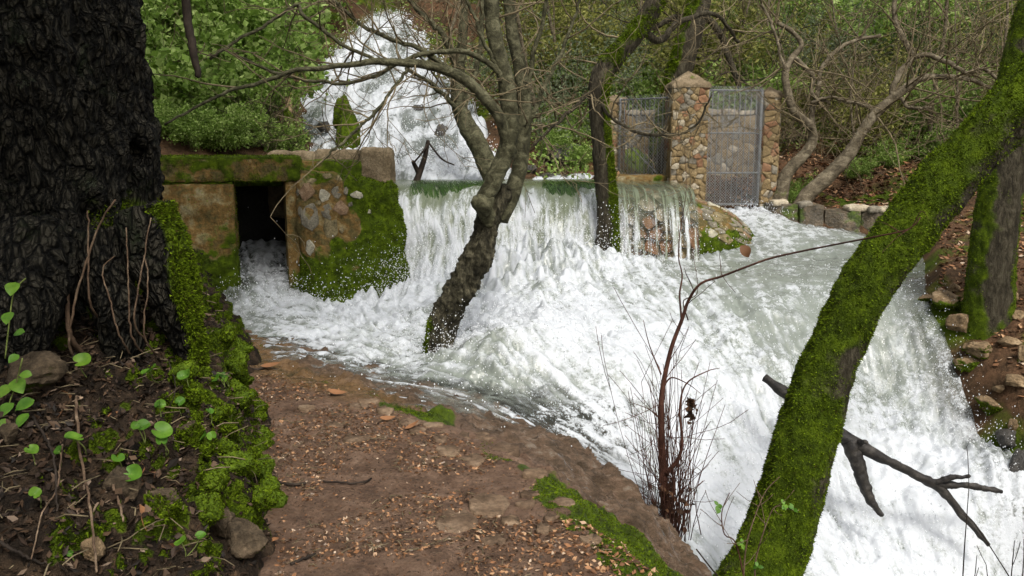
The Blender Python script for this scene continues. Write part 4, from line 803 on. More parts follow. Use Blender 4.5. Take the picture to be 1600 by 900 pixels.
# ------------------------------------------------------------------ other trunks
def simple_tree(name, pts, label, mat, sides, n, amp, mossf, tufts, nt=10, tl=1., seed=1, limbs=(), tmat=None, freq=8, flare=None, maxlev=3, tlen=.02, t0=.45, ridge=.0, minr=.003):
    R = np.random.default_rng(seed); b = px_path(pts); e = empty(name, b[0][:3], label, 'tree'); o, V, F, mk = thick_trunk('trunk', pts, e, mat, sides, n, amp, freq, mossf, flare, (), ridge)
    if tufts: moss_tufts('moss', V, F, tufts, sst(.25, .75, mk+.35*fbm(V*6, 3)), M_tuft, e, tlen, tlen*.3, .35)
    br = []; sp = spline(b, 60); along(sp, nt, R, tl, .014, 1, maxlev, br, t0, 1, curl=.24, up=.05, kids=(2, 4), spread=.65)
    for l in limbs:
        s2 = spline(px_path(l), 40); s2[:, :3] += R.normal(size=(40, 3)).cumsum(0)*.006; V, F = tube(s2[:, :3], s2[:, 3], 9); mesh('branch', V, F, mat, e, True, {'moss': V[:, 0]*0-.35+(.5 if tufts else 0)*(normals(V, F)[:, 2] > .2)})
        along(s2, 12, R, tl*.8, .010, 1, maxlev, br, .15, 1, curl=.26, up=.03, kids=(2, 4), spread=.65)
    if br: twig_part('twigs', br, tmat or M_twig, e, minr)
    return e
up_moss = lambda lo, hi, base=.0, dirx=0.: (lambda V, N, t: base+.95*sst(lo, hi, N[:, 2]*.8+N[:, 0]*dirx)+.45*fbm(V*3.2, 3))
simple_tree('mossy_tree', [(946,440,9.35,40),(948,392,9.4,37),(949,330,9.4,34),(944,262,9.4,32),(938,200,9.4,31),(935,150,9.4,33),(942,116,9.42,35),(972,76,9.45,33),(1008,32,9.5,32),(1034,-18,9.55,30),(1075,-110,9.7,26),(1130,-260,9.9,18)],
    'slim mossy trunk bending right, standing in the pool below the weir', M_bark_moss, 40, 150, .010, up_moss(-.2, .45, .0, .55), 16000, 6, .9, 31, [[(938,130,9.4,9),(900,170,9.3,7),(870,200,9.2,5),(835,235,9.1,4)],[(1000,45,9.5,14),(1030,60,9.6,11),(1070,30,9.8,9),(1120,20,10,7),(1160,60,10.2,5)],[(936,160,9.35,6),(960,190,9.1,5),(1010,205,9.0,5),(1080,190,8.9,4),(1110,130,8.85,3)]], tlen=.022)
simple_tree('mossy_tree', [(1028,320,12.6,44),(1036,230,12.6,42),(1052,160,12.6,40),(1062,110,12.6,40),(1078,55,12.6,38),(1092,5,12.7,36),(1104,-60,12.8,32),(1120,-200,13,24)],
    'mossy trunk rising behind the tallest stone pillar', M_bark_moss, 36, 110, .014, up_moss(-.1, .6, -.3, -.7), 9000, 3, 1.2, 32, [[(1098,20,13.7,12),(1125,45,13.6,11),(1145,90,13.4,10),(1158,130,13.3,8)],[(1095,30,13.7,10),(1050,28,13.5,9),(1010,50,13.3,7)]], tmat=M_twig_dark, tlen=.028, minr=.004)
simple_tree('leaning_tree', [(785,305,10.75,30),(768,272,10.75,30),(748,228,10.75,29),(727,190,10.8,28),(716,155,10.8,24),(719,110,10.85,19),(724,50,10.9,16),(727,-20,11,13),(730,-140,11.2,8)],
    'crooked bare trunk leaning left just behind the weir crest', M_bark_grey, 26, 110, .014, lambda V, N, t: -.1+.4*fbm(V*4, 3), 0, 9, 1.2, 33, [[(718,120,10.85,12),(690,60,10.8,10),(650,20,10.8,8),(620,-30,10.8,7)],[(722,170,10.8,10),(745,110,10.9,9),(752,40,11,8),(750,-40,11,7)],[(727,190,10.8,8),(690,150,10.6,7),(640,120,10.5,5)]], minr=.0036, t0=.3, ridge=.012)
FT = [(1120,1010,4.35,170),(1172,930,4.4,122),(1202,880,4.45,110),(1226,810,4.5,104),(1248,730,4.52,98),(1266,660,4.55,95),(1281,610,4.56,88),(1304,545,4.58,84),(1342,465,4.6,82),(1385,402,4.62,84),(1442,330,4.65,87),(1500,256,4.68,89),(1560,191,4.7,90),(1640,108,4.72,89),(1740,12,4.8,80),(1900,-150,5.0,70)]
simple_tree('leaning_mossy_tree', FT, 'thick moss-coated trunk leaning right across the near right of the stream', M_bark_moss, 90, 260, .016, lambda V, N, t: .54+.35*sst(-.5, .4, N[:, 2])+.5*fbm(V*2.6, 3)-.25*np.exp(-((V[:, 2]-.35)/.2)**2)*sst(0, .5, fbm(V*2+5, 2)+.3), 75000, 3, 1., 34, tlen=.014, t0=.8, freq=6, ridge=.02)
simple_tree('mossy_tree', [(1532,620,7.5,120),(1538,550,7.55,92),(1545,480,7.55,72),(1550,410,7.55,67),(1562,310,7.57,65),(1578,210,7.6,62),(1598,95,7.65,58),(1620,0,7.7,52),(1655,-120,7.8,42)],
    'upright mossy trunk on the stony right bank beside the stream', M_bark_moss, 64, 170, .012, lambda V, N, t: .10+.6*sst(.2, .9, np.abs(N[:, 0]))+.3*sst(.4, .0, V[:, 2])+.45*fbm(V*3, 3), 22000, 6, 1.2, 35, flare=.07, tlen=.015, t0=.7)
simple_tree('bare_tree', [(1214,330,11.55,24),(1220,305,11.55,23),(1229,272,11.55,20),(1255,243,11.55,18),(1269,222,11.55,15),(1267,198,11.5,14),(1241,174,11.45,13),(1230,140,11.45,12),(1227,113,11.45,11),(1238,90,11.5,10),(1252,70,11.5,9),(1238,50,11.5,7),(1215,36,11.5,6)],
    'crooked bare sapling bending left beside the narrow gate pillar', M_bark_pale, 22, 120, .008, lambda V, N, t: -.3+.6*sst(1.5, 1., V[:, 2])+.3*fbm(V*5, 3), 0, 10, 1.2, 36, [[(1268,215,11.55,9),(1272,180,11.6,9),(1280,145,11.65,8),(1290,105,11.7,7),(1330,70,11.75,6),(1380,55,11.8,5)],[(1238,90,11.5,8),(1265,110,11.6,8),(1262,140,11.6,6),(1290,160,11.6,4)],[(1229,120,11.45,5),(1215,70,11.4,5),(1198,20,11.4,4),(1180,-40,11.4,3)]], minr=.0036, t0=.3)
simple_tree('bare_tree', [(1248,332,11.4,30),(1262,305,11.4,25),(1290,279,11.4,23),(1326,242,11.4,21),(1344,210,11.4,17),(1370,176,11.4,17),(1403,147,11.4,15),(1437,124,11.4,11),(1475,120,11.4,9),(1520,126,11.4,7),(1560,145,11.4,5)],
    'pale bare tree arching right above the leaf-strewn ground', M_bark_pale, 24, 120, .009, lambda V, N, t: -.3+.5*sst(1.5, 1., V[:, 2])+.25*fbm(V*5, 3), 0, 18, 1.4, 37, [[(1393,155,11.4,9),(1407,113,11.4,10),(1427,88,11.4,9),(1415,57,11.4,8),(1402,24,11.4,8),(1404,-40,11.4,6)],[(1428,88,11.4,8),(1463,89,11.3,8),(1505,110,11.2,7),(1535,104,11.2,6),(1562,135,11.2,4)],[(1403,147,11.4,6),(1420,165,11.2,6),(1450,165,11.1,4)],[(1370,178,11.4,7),(1340,160,11.5,6),(1300,150,11.5,5),(1270,160,11.5,4)]], minr=.0036, t0=.35)
# ================================================================== hillside vegetation
def copy_thing(root, parts, loc, rz, sc, name, label, cat, group, tilt=0.):
    e = bpy.data.objects.new(name, None); COL.objects.link(e); e.location = loc; e.rotation_euler = (tilt*math.cos(rz), tilt*math.sin(rz), rz); e.scale = (sc, sc, sc*.95); e.empty_display_size = .1
    props(e, label, cat, group)
    for o in parts:
        c = o.copy(); COL.objects.link(c); c.parent = e
    return e
def gz(x, y): return float(ground_h(np.array([x]), np.array([y]), False)[0])
def bush_parts(seed, nleaf, size, mat, asp=.55, r0=.75, h=1.1, stems=9):
    """foliage and stems of one shrub about 1.5 m wide, standing on the origin"""
    R = np.random.default_rng(seed); br = []
    for k in range(stems):
        a = R.random()*6.28; grow(br, (.1*math.cos(a), .1*math.sin(a), -.1), (math.cos(a)*R.uniform(.2, .9), math.sin(a)*R.uniform(.2, .9), 1), h*R.uniform(.7, 1.1), .014, 0, 2, R, .25, .03, (2, 5), .6, .55, 7, .3)
    tip = np.vstack([p[len(p)//2:] for p, r_, l in br]); tip = tip[tip[:, 2] > .1]
    V, F, rn = leaf_quads(tip, nleaf, .075, size, R, .6, asp)
    f = bpy.data.objects.new('foliage', make_mesh('foliage', V, F, mat, False, {'rnd': rn}))
    mb = MB()
    for p, r_, l in br:
        if l < 2: V, F = tube(p, np.maximum(r_, .003), 4); mb.add(V, F)
    V, F = mb.arrays(); return [f, bpy.data.objects.new('stems', make_mesh('stems', V, F, M_twig))]
M_l1 = rnd_leaf('bright_leaf', [(0,(.08,.14,.02)),(.5,(.19,.30,.05)),(1,(.42,.52,.18))], .5)
M_l2 = rnd_leaf('olive_leaf', [(0,(.06,.075,.014)),(.5,(.17,.18,.036)),(1,(.36,.35,.11))], .5)
M_l3 = rnd_leaf('grey_leaf', [(0,(.05,.07,.032)),(.5,(.12,.15,.075)),(1,(.23,.26,.16))], .45)
B = {'bright': [bush_parts(1, 5200, .070, M_l1, .75), bush_parts(2, 4200, .078, M_l1, .8, h=1.25)], 'olive': [bush_parts(3, 4600, .055, M_l2), bush_parts(4, 3400, .060, M_l2, h=1.3)], 'grey': [bush_parts(5, 5200, .042, M_l3, .4, h=1.2)], 'dark': [bush_parts(6, 5000, .055, M_leaf_dark, .6, h=1.3)]}
LBL = {'bright': ('fresh green shrub', 'fresh green shrubs'), 'olive': ('olive scrub bush', 'olive scrub bushes'), 'grey': ('grey green bush', 'grey green bushes'), 'dark': ('dark evergreen bush', 'dark evergreen bushes')}
R = np.random.default_rng(404); spots = []
def ok_spot(x, y, rad):
    if cas_in(np.array([x]), np.array([y]))[0] > -.3-rad*.7: return False
    if 1.2 < x < 3.9 and y < 13.9: return False
    return all((x-a)**2+(y-b)**2 > (.62*(rad+c))**2 for a, b, c in spots)
def region(x, y, z):
    u, v = to_px(np.array([[x, y, z+.5]]))[0]; h = 'high' if v < 60 else 'midway' if v < 150 else 'low'
    for lim, t in ((330, 'beside the old trunk'), (480, 'left of the cascade'), (700, 'above the cascade'), (850, 'behind the twisted tree'), (960, 'behind the slim mossy trunk'), (1100, 'behind the barred gate'), (1215, 'behind the tall mesh gate'), (1330, 'behind the crooked bare sapling'), (1480, 'behind the pale arching tree')):
        if u < lim: return h+' '+t
    return h+' at the far right'
def put(kind, x, y, sc):
    if not ok_spot(x, y, .55*sc): return
    spots.append((x, y, .55*sc)); k = B[kind][R.integers(len(B[kind]))]
    copy_thing(None, k, (x, y, gz(x, y)-.05), R.random()*6.28, sc, 'shrub', LBL[kind][0]+' '+region(x, y, gz(x, y)), 'shrub', LBL[kind][1], R.normal()*.12)
for _ in range(120):                                                     # left of the cascade: dense and fresh green
    y = R.uniform(11.9, 19); x = R.uniform(-6.4-(y-12)*.35, np.interp(y, [11.5, 19], [-3.3, -3.9])); put('bright' if R.random() < .93 else 'olive', x, y, R.uniform(.8, 1.5))
for _ in range(400):
    y = 12.6+13*R.random()**1.2; w = .72*y; x = R.uniform(.2, w)
    if y < 14.6 and x > 3.3: continue                                    # open leaf-strewn floor
    put(R.choice(['olive', 'grey', 'dark', 'bright'], p=[.56, .20, .06, .18]), x, y, R.uniform(.7, 1.5)*(1+.02*(y-12)))
for _ in range(160):
    y = R.uniform(19.5, 29); x = R.uniform(-.66*y, .66*y); put(R.choice(['olive', 'grey', 'dark', 'bright'], p=[.5, .25, .07, .18]), x, y, R.uniform(1.3, 2.2))
for px_, py_, sc in [(330,212,.42),(300,222,.3),(360,218,.38),(275,205,.4),(395,215,.45),(425,222,.4),(445,228,.3),(310,190,.5),(350,185,.55),(400,190,.55),(285,175,.5),(880,215,.4),(905,250,.3),(870,235,.35),(900,205,.45),(1240,300,.25),(1390,250,.4),(1470,240,.5),(1340,270,.3)]:
    d = ray(px_, py_); t = np.linspace(10.6, 22, 500)/d[1]; q_ = np.array([0, 0, CAMZ])+d*t[:, None]; g_ = ground_h(q_[:, 0], q_[:, 1], False); i = np.argmax(q_[:, 2] < g_+.12)
    copy_thing(None, B['bright'][R.integers(2)], (q_[i, 0], q_[i, 1], g_[i]-.02), R.random()*6.28, sc, 'shrub', 'small leafy tuft '+region(q_[i, 0], q_[i, 1], g_[i]-.5), 'shrub', 'small leafy tufts')
# dwarf fan palms
def palm_parts(seed):
    R = np.random.default_rng(seed); mb = MB(); st = MB()
    for k in range(13):
        a = R.random()*6.28; el = R.uniform(.25, 1.2); d = np.array([math.cos(a)*math.cos(el), math.sin(a)*math.cos(el), math.sin(el)]); L = R.uniform(.45, .8); p = d*L; V, F = tube(np.array([[0, 0, 0], d*L*.5+[0, 0, .03], p]), .007, 4); st.add(V, F)
        s = np.cross(d, [0, 0, 1]); s /= np.linalg.norm(s); u = np.cross(s, d)
        for b in np.linspace(-1.35, 1.35, 15):
            dd = d*math.cos(b)+s*math.sin(b)+u*.12*R.normal(); ll = R.uniform(.32, .44); w = np.cross(dd, u); w *= .013/np.linalg.norm(w)
            mb.add(np.array([p, p+dd*ll*.5+w, p+dd*ll-[0, 0, .05], p+dd*ll*.5-w]), np.array([[0, 1, 2, 3]]), rnd=R.random())
    V, F = mb.arrays(); f = bpy.data.objects.new('fronds', make_mesh('fronds', V, F, M_l1, False, {'rnd': np.concatenate(mb.A['rnd'])})); V, F = st.arrays(); return [f, bpy.data.objects.new('stalks', make_mesh('stalks', V, F, M_twig))]
pp = palm_parts(9)
for px_, py_, yy in [(990,60,17),(960,35,18.5),(1022,62,17.5),(1215,120,15),(1180,70,17),(1330,110,17),(1500,60,17),(905,90,15.5),(1120,30,19),(860,45,18)]:
    p = P(px_, py_, yy); g = gz(p[0], p[1]); copy_thing(None, pp, (p[0], p[1], min(max(g, p[2]-.6), p[2]+.1) if g < p[2] else g), R.random()*6.28, R.uniform(.9, 1.3), 'fan_palm', 'dwarf fan palm '+region(p[0], p[1], p[2]-.3), 'palm', 'dwarf fan palms')

# low ground cover and a tangle of bare brush, neither of which can be counted
def slope_points(n, R, x0, x1, y0, y1, pad=.05):
    x, y = R.uniform(x0, x1, n), R.uniform(y0, y1, n); m = (np.abs(x) < .75*y+1) & (cas_in(x, y) < -pad) & ~((x > 1.3) & (x < 3.6) & (y < 13.8)); x, y = x[m], y[m]; return np.stack([x, y, ground_h(x, y)], 1)
R = np.random.default_rng(505)
c = slope_points(11000, R, -13, 16, 11.5, 24); c = c[(fbm(c*np.array([.8, .8, 0]), 3) > -.05) & ~((c[:, 0] > 3.2) & (c[:, 1] < 14.2))]
V, F, rn = leaf_quads(c+[0, 0, .12], 75000, .12, .06, R, 1., .7); props(mesh('ground_cover', V, F, M_l1, None, False, {'rnd': rn}, origin=(0,0,0)), 'low green ground cover on the forest slope', 'ground cover', kind='stuff')
mb = MB(); md = MB()
def brush(p, n, L, r_, sp, dest, up=.5):
    for k in range(n):
        d = R.normal(size=3)+[0, 0, up]; m_ = 7; pts = [p+R.normal(size=3)*[sp, sp, .15]]; d /= np.linalg.norm(d); l = L*R.uniform(.5, 1.4)
        for i in range(m_): d = d+R.normal(size=3)*.22+[0, 0, .02 if i < 4 else -.08]; d /= np.linalg.norm(d); pts.append(pts[-1]+d*l/m_)
        V, F = tube(np.array(pts), np.linspace(r_, r_*.4, m_+1), 3, False); dest.add(V, F)
for p in slope_points(125, R, .3, 13, 12.6, 18): brush(p+[0, 0, .25], 6, 1.4, .006, .4, mb if R.random() < .85 else md)
for p in slope_points(90, R, 3.6, 11, 13.2, 16.5): brush(p+[0, 0, .4], 7, 1.6, .006, .4, mb)
for p in slope_points(170, R, -8, -2.4, 11.2, 16): brush(p+[0, 0, .2], 6, 1.3, .006, .3, mb if R.random() < .6 else md)
for p in [P(a, b, 11.4) for a, b in [(300,215),(330,190),(360,215),(390,190),(420,215),(450,190),(455,220),(400,225)]]: brush(p, 22, .7, .004, .15, md if R.random() < .5 else mb, .8)
props(mb.build('brushwood', M_twig, origin=(0,0,0)), 'tangle of pale bare brush across the wooded slope', 'brush', kind='stuff'); props(md.build('brushwood', M_twig_dark, origin=(0,0,0)), 'tangle of dark bare brush mixed into the thickets', 'brush', kind='stuff')
# thin saplings in the background, each a tree
sp_b = []
for k in range(3):
    br = []; R2 = np.random.default_rng(60+k); grow(br, (0, 0, -.1), (.1*k-.1, .1, 1), 3.6, .035, 0, 3, R2, .16, .05, (5, 9), .55, .5, 16, .25)
    tr = MB(); tg = MB()
    for p, r_, l in br: V, F = tube(p, np.maximum(r_, .004), (8, 5, 4, 3)[l]); (tr if l == 0 else tg).add(V, F, moss=-.3)
    oo = []
    for nm, q_, mt in (('trunk', tr, M_bark_pale), ('twigs', tg, M_twig)): V, F = q_.arrays(); oo.append(bpy.data.objects.new(nm, make_mesh(nm, V, F, mt, True, {'moss': np.full(len(V), -.3)})))
    sp_b.append(oo)
for px_, py_, yy in [(420,200,13.5),(365,190,14),(640,30,20.5),(700,60,18),(850,220,13),(880,200,14.5),(905,180,16),(1010,120,16),(1120,150,15.5),(1240,220,15),(1330,250,13.6),(1380,240,14.5),(1460,230,14),(1500,250,13),(1560,240,13.5),(1590,260,12.4),(1440,180,16.5),(1200,160,16.5),(820,150,15),(260,180,13)]:
    p = P(px_, py_, yy); copy_thing(None, sp_b[R.integers(3)], (p[0], yy, gz(p[0], yy)-.05), R.random()*6.28, R.uniform(.7, 1.25), 'sapling', 'thin bare sapling '+region(p[0], yy, gz(p[0], yy)), 'sapling', 'bare saplings on the slope', R.normal()*.25)

# ------------------------------------------------------------------ leaf litter
M_litter = rnd_leaf('dead_leaf', [(0,(.030,.018,.010)),(.35,(.10,.048,.022)),(.65,(.25,.12,.055)),(.88,(.36,.215,.115)),(1,(.42,.33,.24))], .08, .7)
def litter(name, pts, n, size, R, label, asp=.6, stops=None, lift=.006, tilt=.35, mat=None):
    p = pts[R.integers(0, len(pts), n)]; a = R.random(n)*6.28; d = np.stack([np.cos(a), np.sin(a), R.normal(size=n)*tilt], 1); d /= np.linalg.norm(d, axis=1)[:, None]
    u = np.stack([R.normal(size=n)*tilt, R.normal(size=n)*tilt, np.ones(n)], 1); s = np.cross(u, d); s /= np.linalg.norm(s, axis=1)[:, None]; u = np.cross(d, s); L = size*(.5+R.random(n)**1.5)[:, None]; w = L*asp*.5*(.6+.6*R.random(n))[:, None]; p = p+u*lift
    V = np.stack([p-d*L*.5, p+s*w-u*L*.05, p+d*L*.5+u*L*.12, p-s*w+u*L*.10], 1).reshape(-1, 3); i = np.arange(n)[:, None]*4
    return props(mesh(name, V, np.vstack([i+[0, 1, 2], i+[0, 2, 3]]), mat or M_litter, None, False, {'rnd': np.repeat(R.random(n)**1.2, 4)}, origin=(0,0,0)), label, 'leaf litter', kind='stuff')
R = np.random.default_rng(606)
x, y = R.uniform(3.2, 9, 9000), R.uniform(11.2, 15.5, 9000); g1 = np.stack([x, y, ground_h(x, y)], 1)
litter('leaf_litter', g1, 16000, .075, R, 'brown fallen leaves on the flat ground behind the channel wall')
x, y = R.uniform(3.6, 7, 9000), R.uniform(5.2, 10.8, 9000); s_ = shore_in(x, y); m_ = s_ < -.1; g2 = np.stack([x, y, ground_h(x, y)], 1)[m_]
litter('leaf_litter', g2, 9000, .06, R, 'reddish fallen leaves among the stones of the right bank')
x, y = R.uniform(-8, 10, 16000), R.uniform(11.3, 20, 16000); m_ = cas_in(x, y) < -.1; g3 = np.stack([x, y, ground_h(x, y)], 1)[m_]
litter('leaf_litter', g3, 14000, .08, R, 'fallen leaves scattered over the forest slope')
# ================================================================== small things
def path_pts(n, R, lo=-1.6, hi=-.02, y0=2.2, y1=6.1):
    x, y = R.uniform(-1.9, .7, n), R.uniform(y0, y1, n); z, d = path_h(x, y); b = seg_dist(x, y, BANK)[0]; m_ = (d > lo) & (d < hi) & (b > .0); return np.stack([x, y, z], 1)[m_]
R = np.random.default_rng(707); pp_ = path_pts(30000, R); k = fbm(pp_*np.array([1.6, 1.6, 0]), 3)+.35*sst(3.7, 4.6, pp_[:, 1])
pk = pp_[k > .12]
litter('path_debris', pk, 9000, .020, R, 'crumbled leaf and bark debris on the muddy path', .55, lift=.003)
litter('path_debris', pp_, 2500, .014, R, 'fine chips strewn over the path', .6, lift=.002)
litter('path_debris', path_pts(30000, R, -.35, .06, 2.3, 3.6), 1600, .026, R, 'dead leaf scraps along the mossy path edge', .6, lift=.004)
mb = MB(); R = np.random.default_rng(717); O8 = np.array([(1,0,0),(.3,.9,.1),(-.8,.5,0),(-.7,-.6,.1),(.4,-.9,0),(0.1,0,.6)])
pb = pk[R.integers(0, len(pk), 1500)]
for p in pb: s_ = .0035+.008*R.random()**3; a = R.random()*6.28; ca, sa = math.cos(a), math.sin(a); mb.add((O8*(.7+.6*R.random((6, 1))))@np.array([[ca, sa, 0], [-sa, ca, 0], [0, 0, 1]])*s_+p, np.array([(0,1,5),(1,2,5),(2,3,5),(3,4,5),(4,0,5)]), rnd=R.random())
props(mb.build('gravel', rnd_leaf('gravel', [(0,(.03,.022,.016)),(.6,(.10,.07,.05)),(1,(.28,.22,.17))], 0., .8), None, False, origin=(0,0,0)), 'small grit and pebbles in the mud of the path', 'gravel', kind='stuff')
def scraps(n, src, L, r_, label, R):
    mb = MB()
    for p in src[R.integers(0, len(src), n)]:
        a = R.random()*6.28; d = np.array([math.cos(a), math.sin(a), R.normal()*.15]); l = L*R.uniform(.4, 1.5); b = R.normal(size=3)*.12*l*[1, 1, .3]; V, F = tube(np.array([p+[0, 0, .006], p+d*l*.5+b+[0, 0, .012], p+d*l+[0, 0, .006]]), r_*R.uniform(.5, 1.3), 4); mb.add(V, F)
    props(mb.build('twig_scraps', M_twig_dark if R.random() < .5 else M_twig, origin=(0,0,0)), label, 'twig scraps', kind='stuff')
scraps(420, pk, .05, .0018, 'bits of broken twig trodden into the path', R)
# flat slabs let into the path
M_slab = earthy('path_slab', [(.28,(.05,.034,.022)),(.5,(.115,.08,.053)),(.72,(.20,.15,.105))], 7, .75, .5, 60, .01, tint=[(0,(.7,.65,.6)),(.5,(1,.95,.9)),(1,(1.2,1.15,1.05))]).m
r = np.random.default_rng(55)
for px_, py_, w, h in [(752,668,46,14),(790,690,60,20),(700,705,50,16),(742,720,46,16),(640,660,40,10),(600,645,30,8),(765,790,60,34),(712,812,90,44),(800,815,34,14),(820,790,40,12),(830,775,34,10),(850,832,30,14),(775,845,40,18),(650,672,30,8),(560,635,36,9),(860,812,26,10),(690,690,26,9),(480,640,30,8),(560,690,44,12),(520,665,30,9),(835,742,44,14),(878,785,40,14),(925,845,40,20),(720,676,34,10),(675,664,40,10),(575,628,40,9)]:
    c = Pz(px_, py_, 0); k = depth(c)/FPX; fz = 1/math.sin(math.atan2(CAMZ, c[1])); ang = np.sort(r.random(8)*.4+np.arange(8)*.785); poly = np.stack([np.cos(ang)*w*k*.5, np.sin(ang)*h*k*fz*.5], 1)*(.7+.5*r.random((8, 1)))
    z0 = float(path_h(np.array([c[0]]), np.array([c[1]]))[0][0]); stone_piece(lambda a, b: np.array([c[0]+a, c[1]+b, z0]), poly, 0., .008+.009*r.random(), M_slab, path, r, 'slab')
# ------------------------------------------------------------------ rocks
def rock(name, loc, size, seed, mat, label, mossy=0., cat='rock', group=None, sink=.25, tufts=0, parent=None):
    r = np.random.default_rng(seed); th = np.linspace(0, math.pi, 32); ph = np.linspace(0, 2*math.pi, 50, endpoint=False); T, Q = np.meshgrid(th, ph, indexing='ij'); n = np.stack([np.sin(T)*np.cos(Q), np.sin(T)*np.sin(Q), np.cos(T)], -1).reshape(-1, 3)
    rad = np.full(len(n), 1.)
    for _ in range(16): a = r.normal(size=3); a /= np.linalg.norm(a); c = n@a; rad = np.minimum(rad, np.where(c > .05, r.uniform(.48, .85)/np.maximum(c, .05), 9))
    V = n*(1.22*rad+.10*fbm(n*2.5+seed, 3)+.07*fbm(n*8+seed, 4, .6))[:, None]*np.asarray(size); a = r.random()*6.28; ca, sa = math.cos(a), math.sin(a); V = V@np.array([[ca, sa, 0], [-sa, ca, 0], [0, 0, 1]])
    V = V+np.asarray(loc)+[0, 0, size[2]*(1-2*sink)]; F = grid_faces(32, 50, True); N = normals(V, F); mk = mossy+.5*(N[:, 2]*.8)*(mossy > 0)+.4*fbm(V*6, 3)-.1
    o = props(mesh(name, V, F, mat, parent, True, {'moss': mk}), label, cat, group)
    if tufts: moss_tufts('moss', V, F, tufts, sst(.3, .7, mk), M_tuft, o, .016, .005, .3)
    return o
M_rock = earthy('rock', [(.28,(.07,.05,.028)),(.5,(.18,.125,.07)),(.72,(.33,.25,.155))], 7, .85, .8, 34, .02, moss='moss').m
M_rock_bank = earthy('bank_rock', [(.3,(.022,.017,.011)),(.5,(.065,.048,.03)),(.7,(.15,.11,.07))], 9, .85, .9, 34, .02, moss='moss').m
M_rock_dark = earthy('wet_rock', [(.25,(.015,.014,.012)),(.5,(.045,.04,.033)),(.75,(.10,.09,.075))], 6, .4, .9, 28, .03, moss='moss', spec=.5).m
def on_ground(px_, py_, Y0=7.):
    d = ray(px_, py_); t = np.linspace(2.0, 30, 1400)/d[1]; pt = np.array([0, 0, CAMZ])+d*t[:, None]; g = ground_h(pt[:, 0], pt[:, 1], False); i = np.argmax(pt[:, 2] < g); return pt[i]
for i, (px_, py_, w, h, mo, lab) in enumerate([(1505,515,34,26,.0,'pale angular boulder leaning against the foot of the upright mossy trunk'),(1530,548,40,16,.35,'flat mossy slab jutting out below the upright mossy trunk'),(1510,575,34,20,.75,'moss-capped stone at the water edge below the flat slab'),(1478,480,46,22,.6,'long mossy ledge at the top of the right bank'),(1490,455,20,12,.05,'small pale stone at the top of the right bank'),(1578,472,22,18,0,'tan stone just right of the upright mossy trunk'),(1590,495,20,12,0,'rusty flat stone right of the upright mossy trunk'),(1575,535,26,9,0,'thin pale stone lying among leaves on the right bank'),(1585,600,30,12,0,'long tan stone low on the right bank'),(1598,560,14,22,.5,'mossy stone cut by the right edge of the picture'),(1583,670,14,16,0,'small pale stone set in the dark bank above the water'),(1560,610,16,9,0,'small brown stone beside the long tan stone'),(1548,640,34,20,.6,'mossy stone drooping over the dark bank into the water'),(1445,472,26,10,.4,'low mossy stone at the water edge left of the ledge')]):
    p = on_ground(px_, py_); k = depth(p)/FPX; rock('bank_stone', p, (w*k*.66, w*k*.6, h*k*.75), 300+i, M_rock, lab, mo, 'stone', 'stones on the right bank', .3, 1500 if mo > .3 else 0)
for i, (px_, py_, w, h, lab) in enumerate([(1592,745,30,60,'dark wet rock face beside the lower right rapids'),(1575,690,30,34,'black wet rock above the lower right rapids')]):
    p = on_ground(px_, py_); k = depth(p)/FPX; rock('wet_rock', p, (w*k*.6, w*k*.6, h*k*.5), 340+i, M_rock_dark, lab, .0, 'rock', None, .35)
for i, (px_, py_, yy, w, h, mo, lab) in enumerate([(541,205,12.2,36,56,1.1,'moss-covered rock standing low in the upper cascade'),(690,215,13.2,34,44,-.3,'dark wet rock splitting the right side of the upper cascade'),(536,168,12.4,30,44,.9,'upper mossy lump of the rock standing in the cascade'),(585,215,12.7,16,12,-.3,'small dark wet rock left of centre in the cascade'),(625,135,15.0,30,16,-.3,'flat wet rock breaking the upper cascade'),(580,105,16.2,20,12,-.3,'dark rock near the top of the cascade'),(655,165,14.2,26,14,-.3,'wet ledge rock right of the cascade centre'),(505,190,13.0,18,16,-.2,'dark rock at the left of the cascade foam'),(610,250,11.8,20,8,-.3,'low wet rock in the pool below the cascade'),(600,65,17.8,22,12,-.3,'wet rock at the lip of the cascade'),(450,190,12.2,40,80,.7,'mossy rock wall at the left edge of the cascade'),(740,245,12.2,28,12,-.3,'low dark rock in the foam above the weir'),(860,268,11.7,50,14,.1,'dark mossy boulder beside the side rivulet'),(890,240,12.6,60,40,.0,'grey boulder on the slope behind the side rivulet'),(860,285,11.3,46,9,.5,'mossy root-like stone at the upstream edge of the weir'),(830,255,11.9,24,12,.1,'small grey rock between the twisted tree and the rivulet'),(655,205,13.4,18,12,-.3,'small wet rock in the middle of the upper cascade'),(720,150,14.6,26,30,-.2,'wet rock high on the right edge of the cascade')]):
    p = P(px_, py_+h*.5, yy); k = depth(p)/FPX; rock('cascade_rock', p-[0, 0, .1], (w*k*.5, w*k*.5, h*k*.62), 360+i, M_rock_dark if mo < .4 else M_rock, lab, mo, 'rock', 'rocks around the upper cascade', .05, 2500 if mo > .6 else 0)
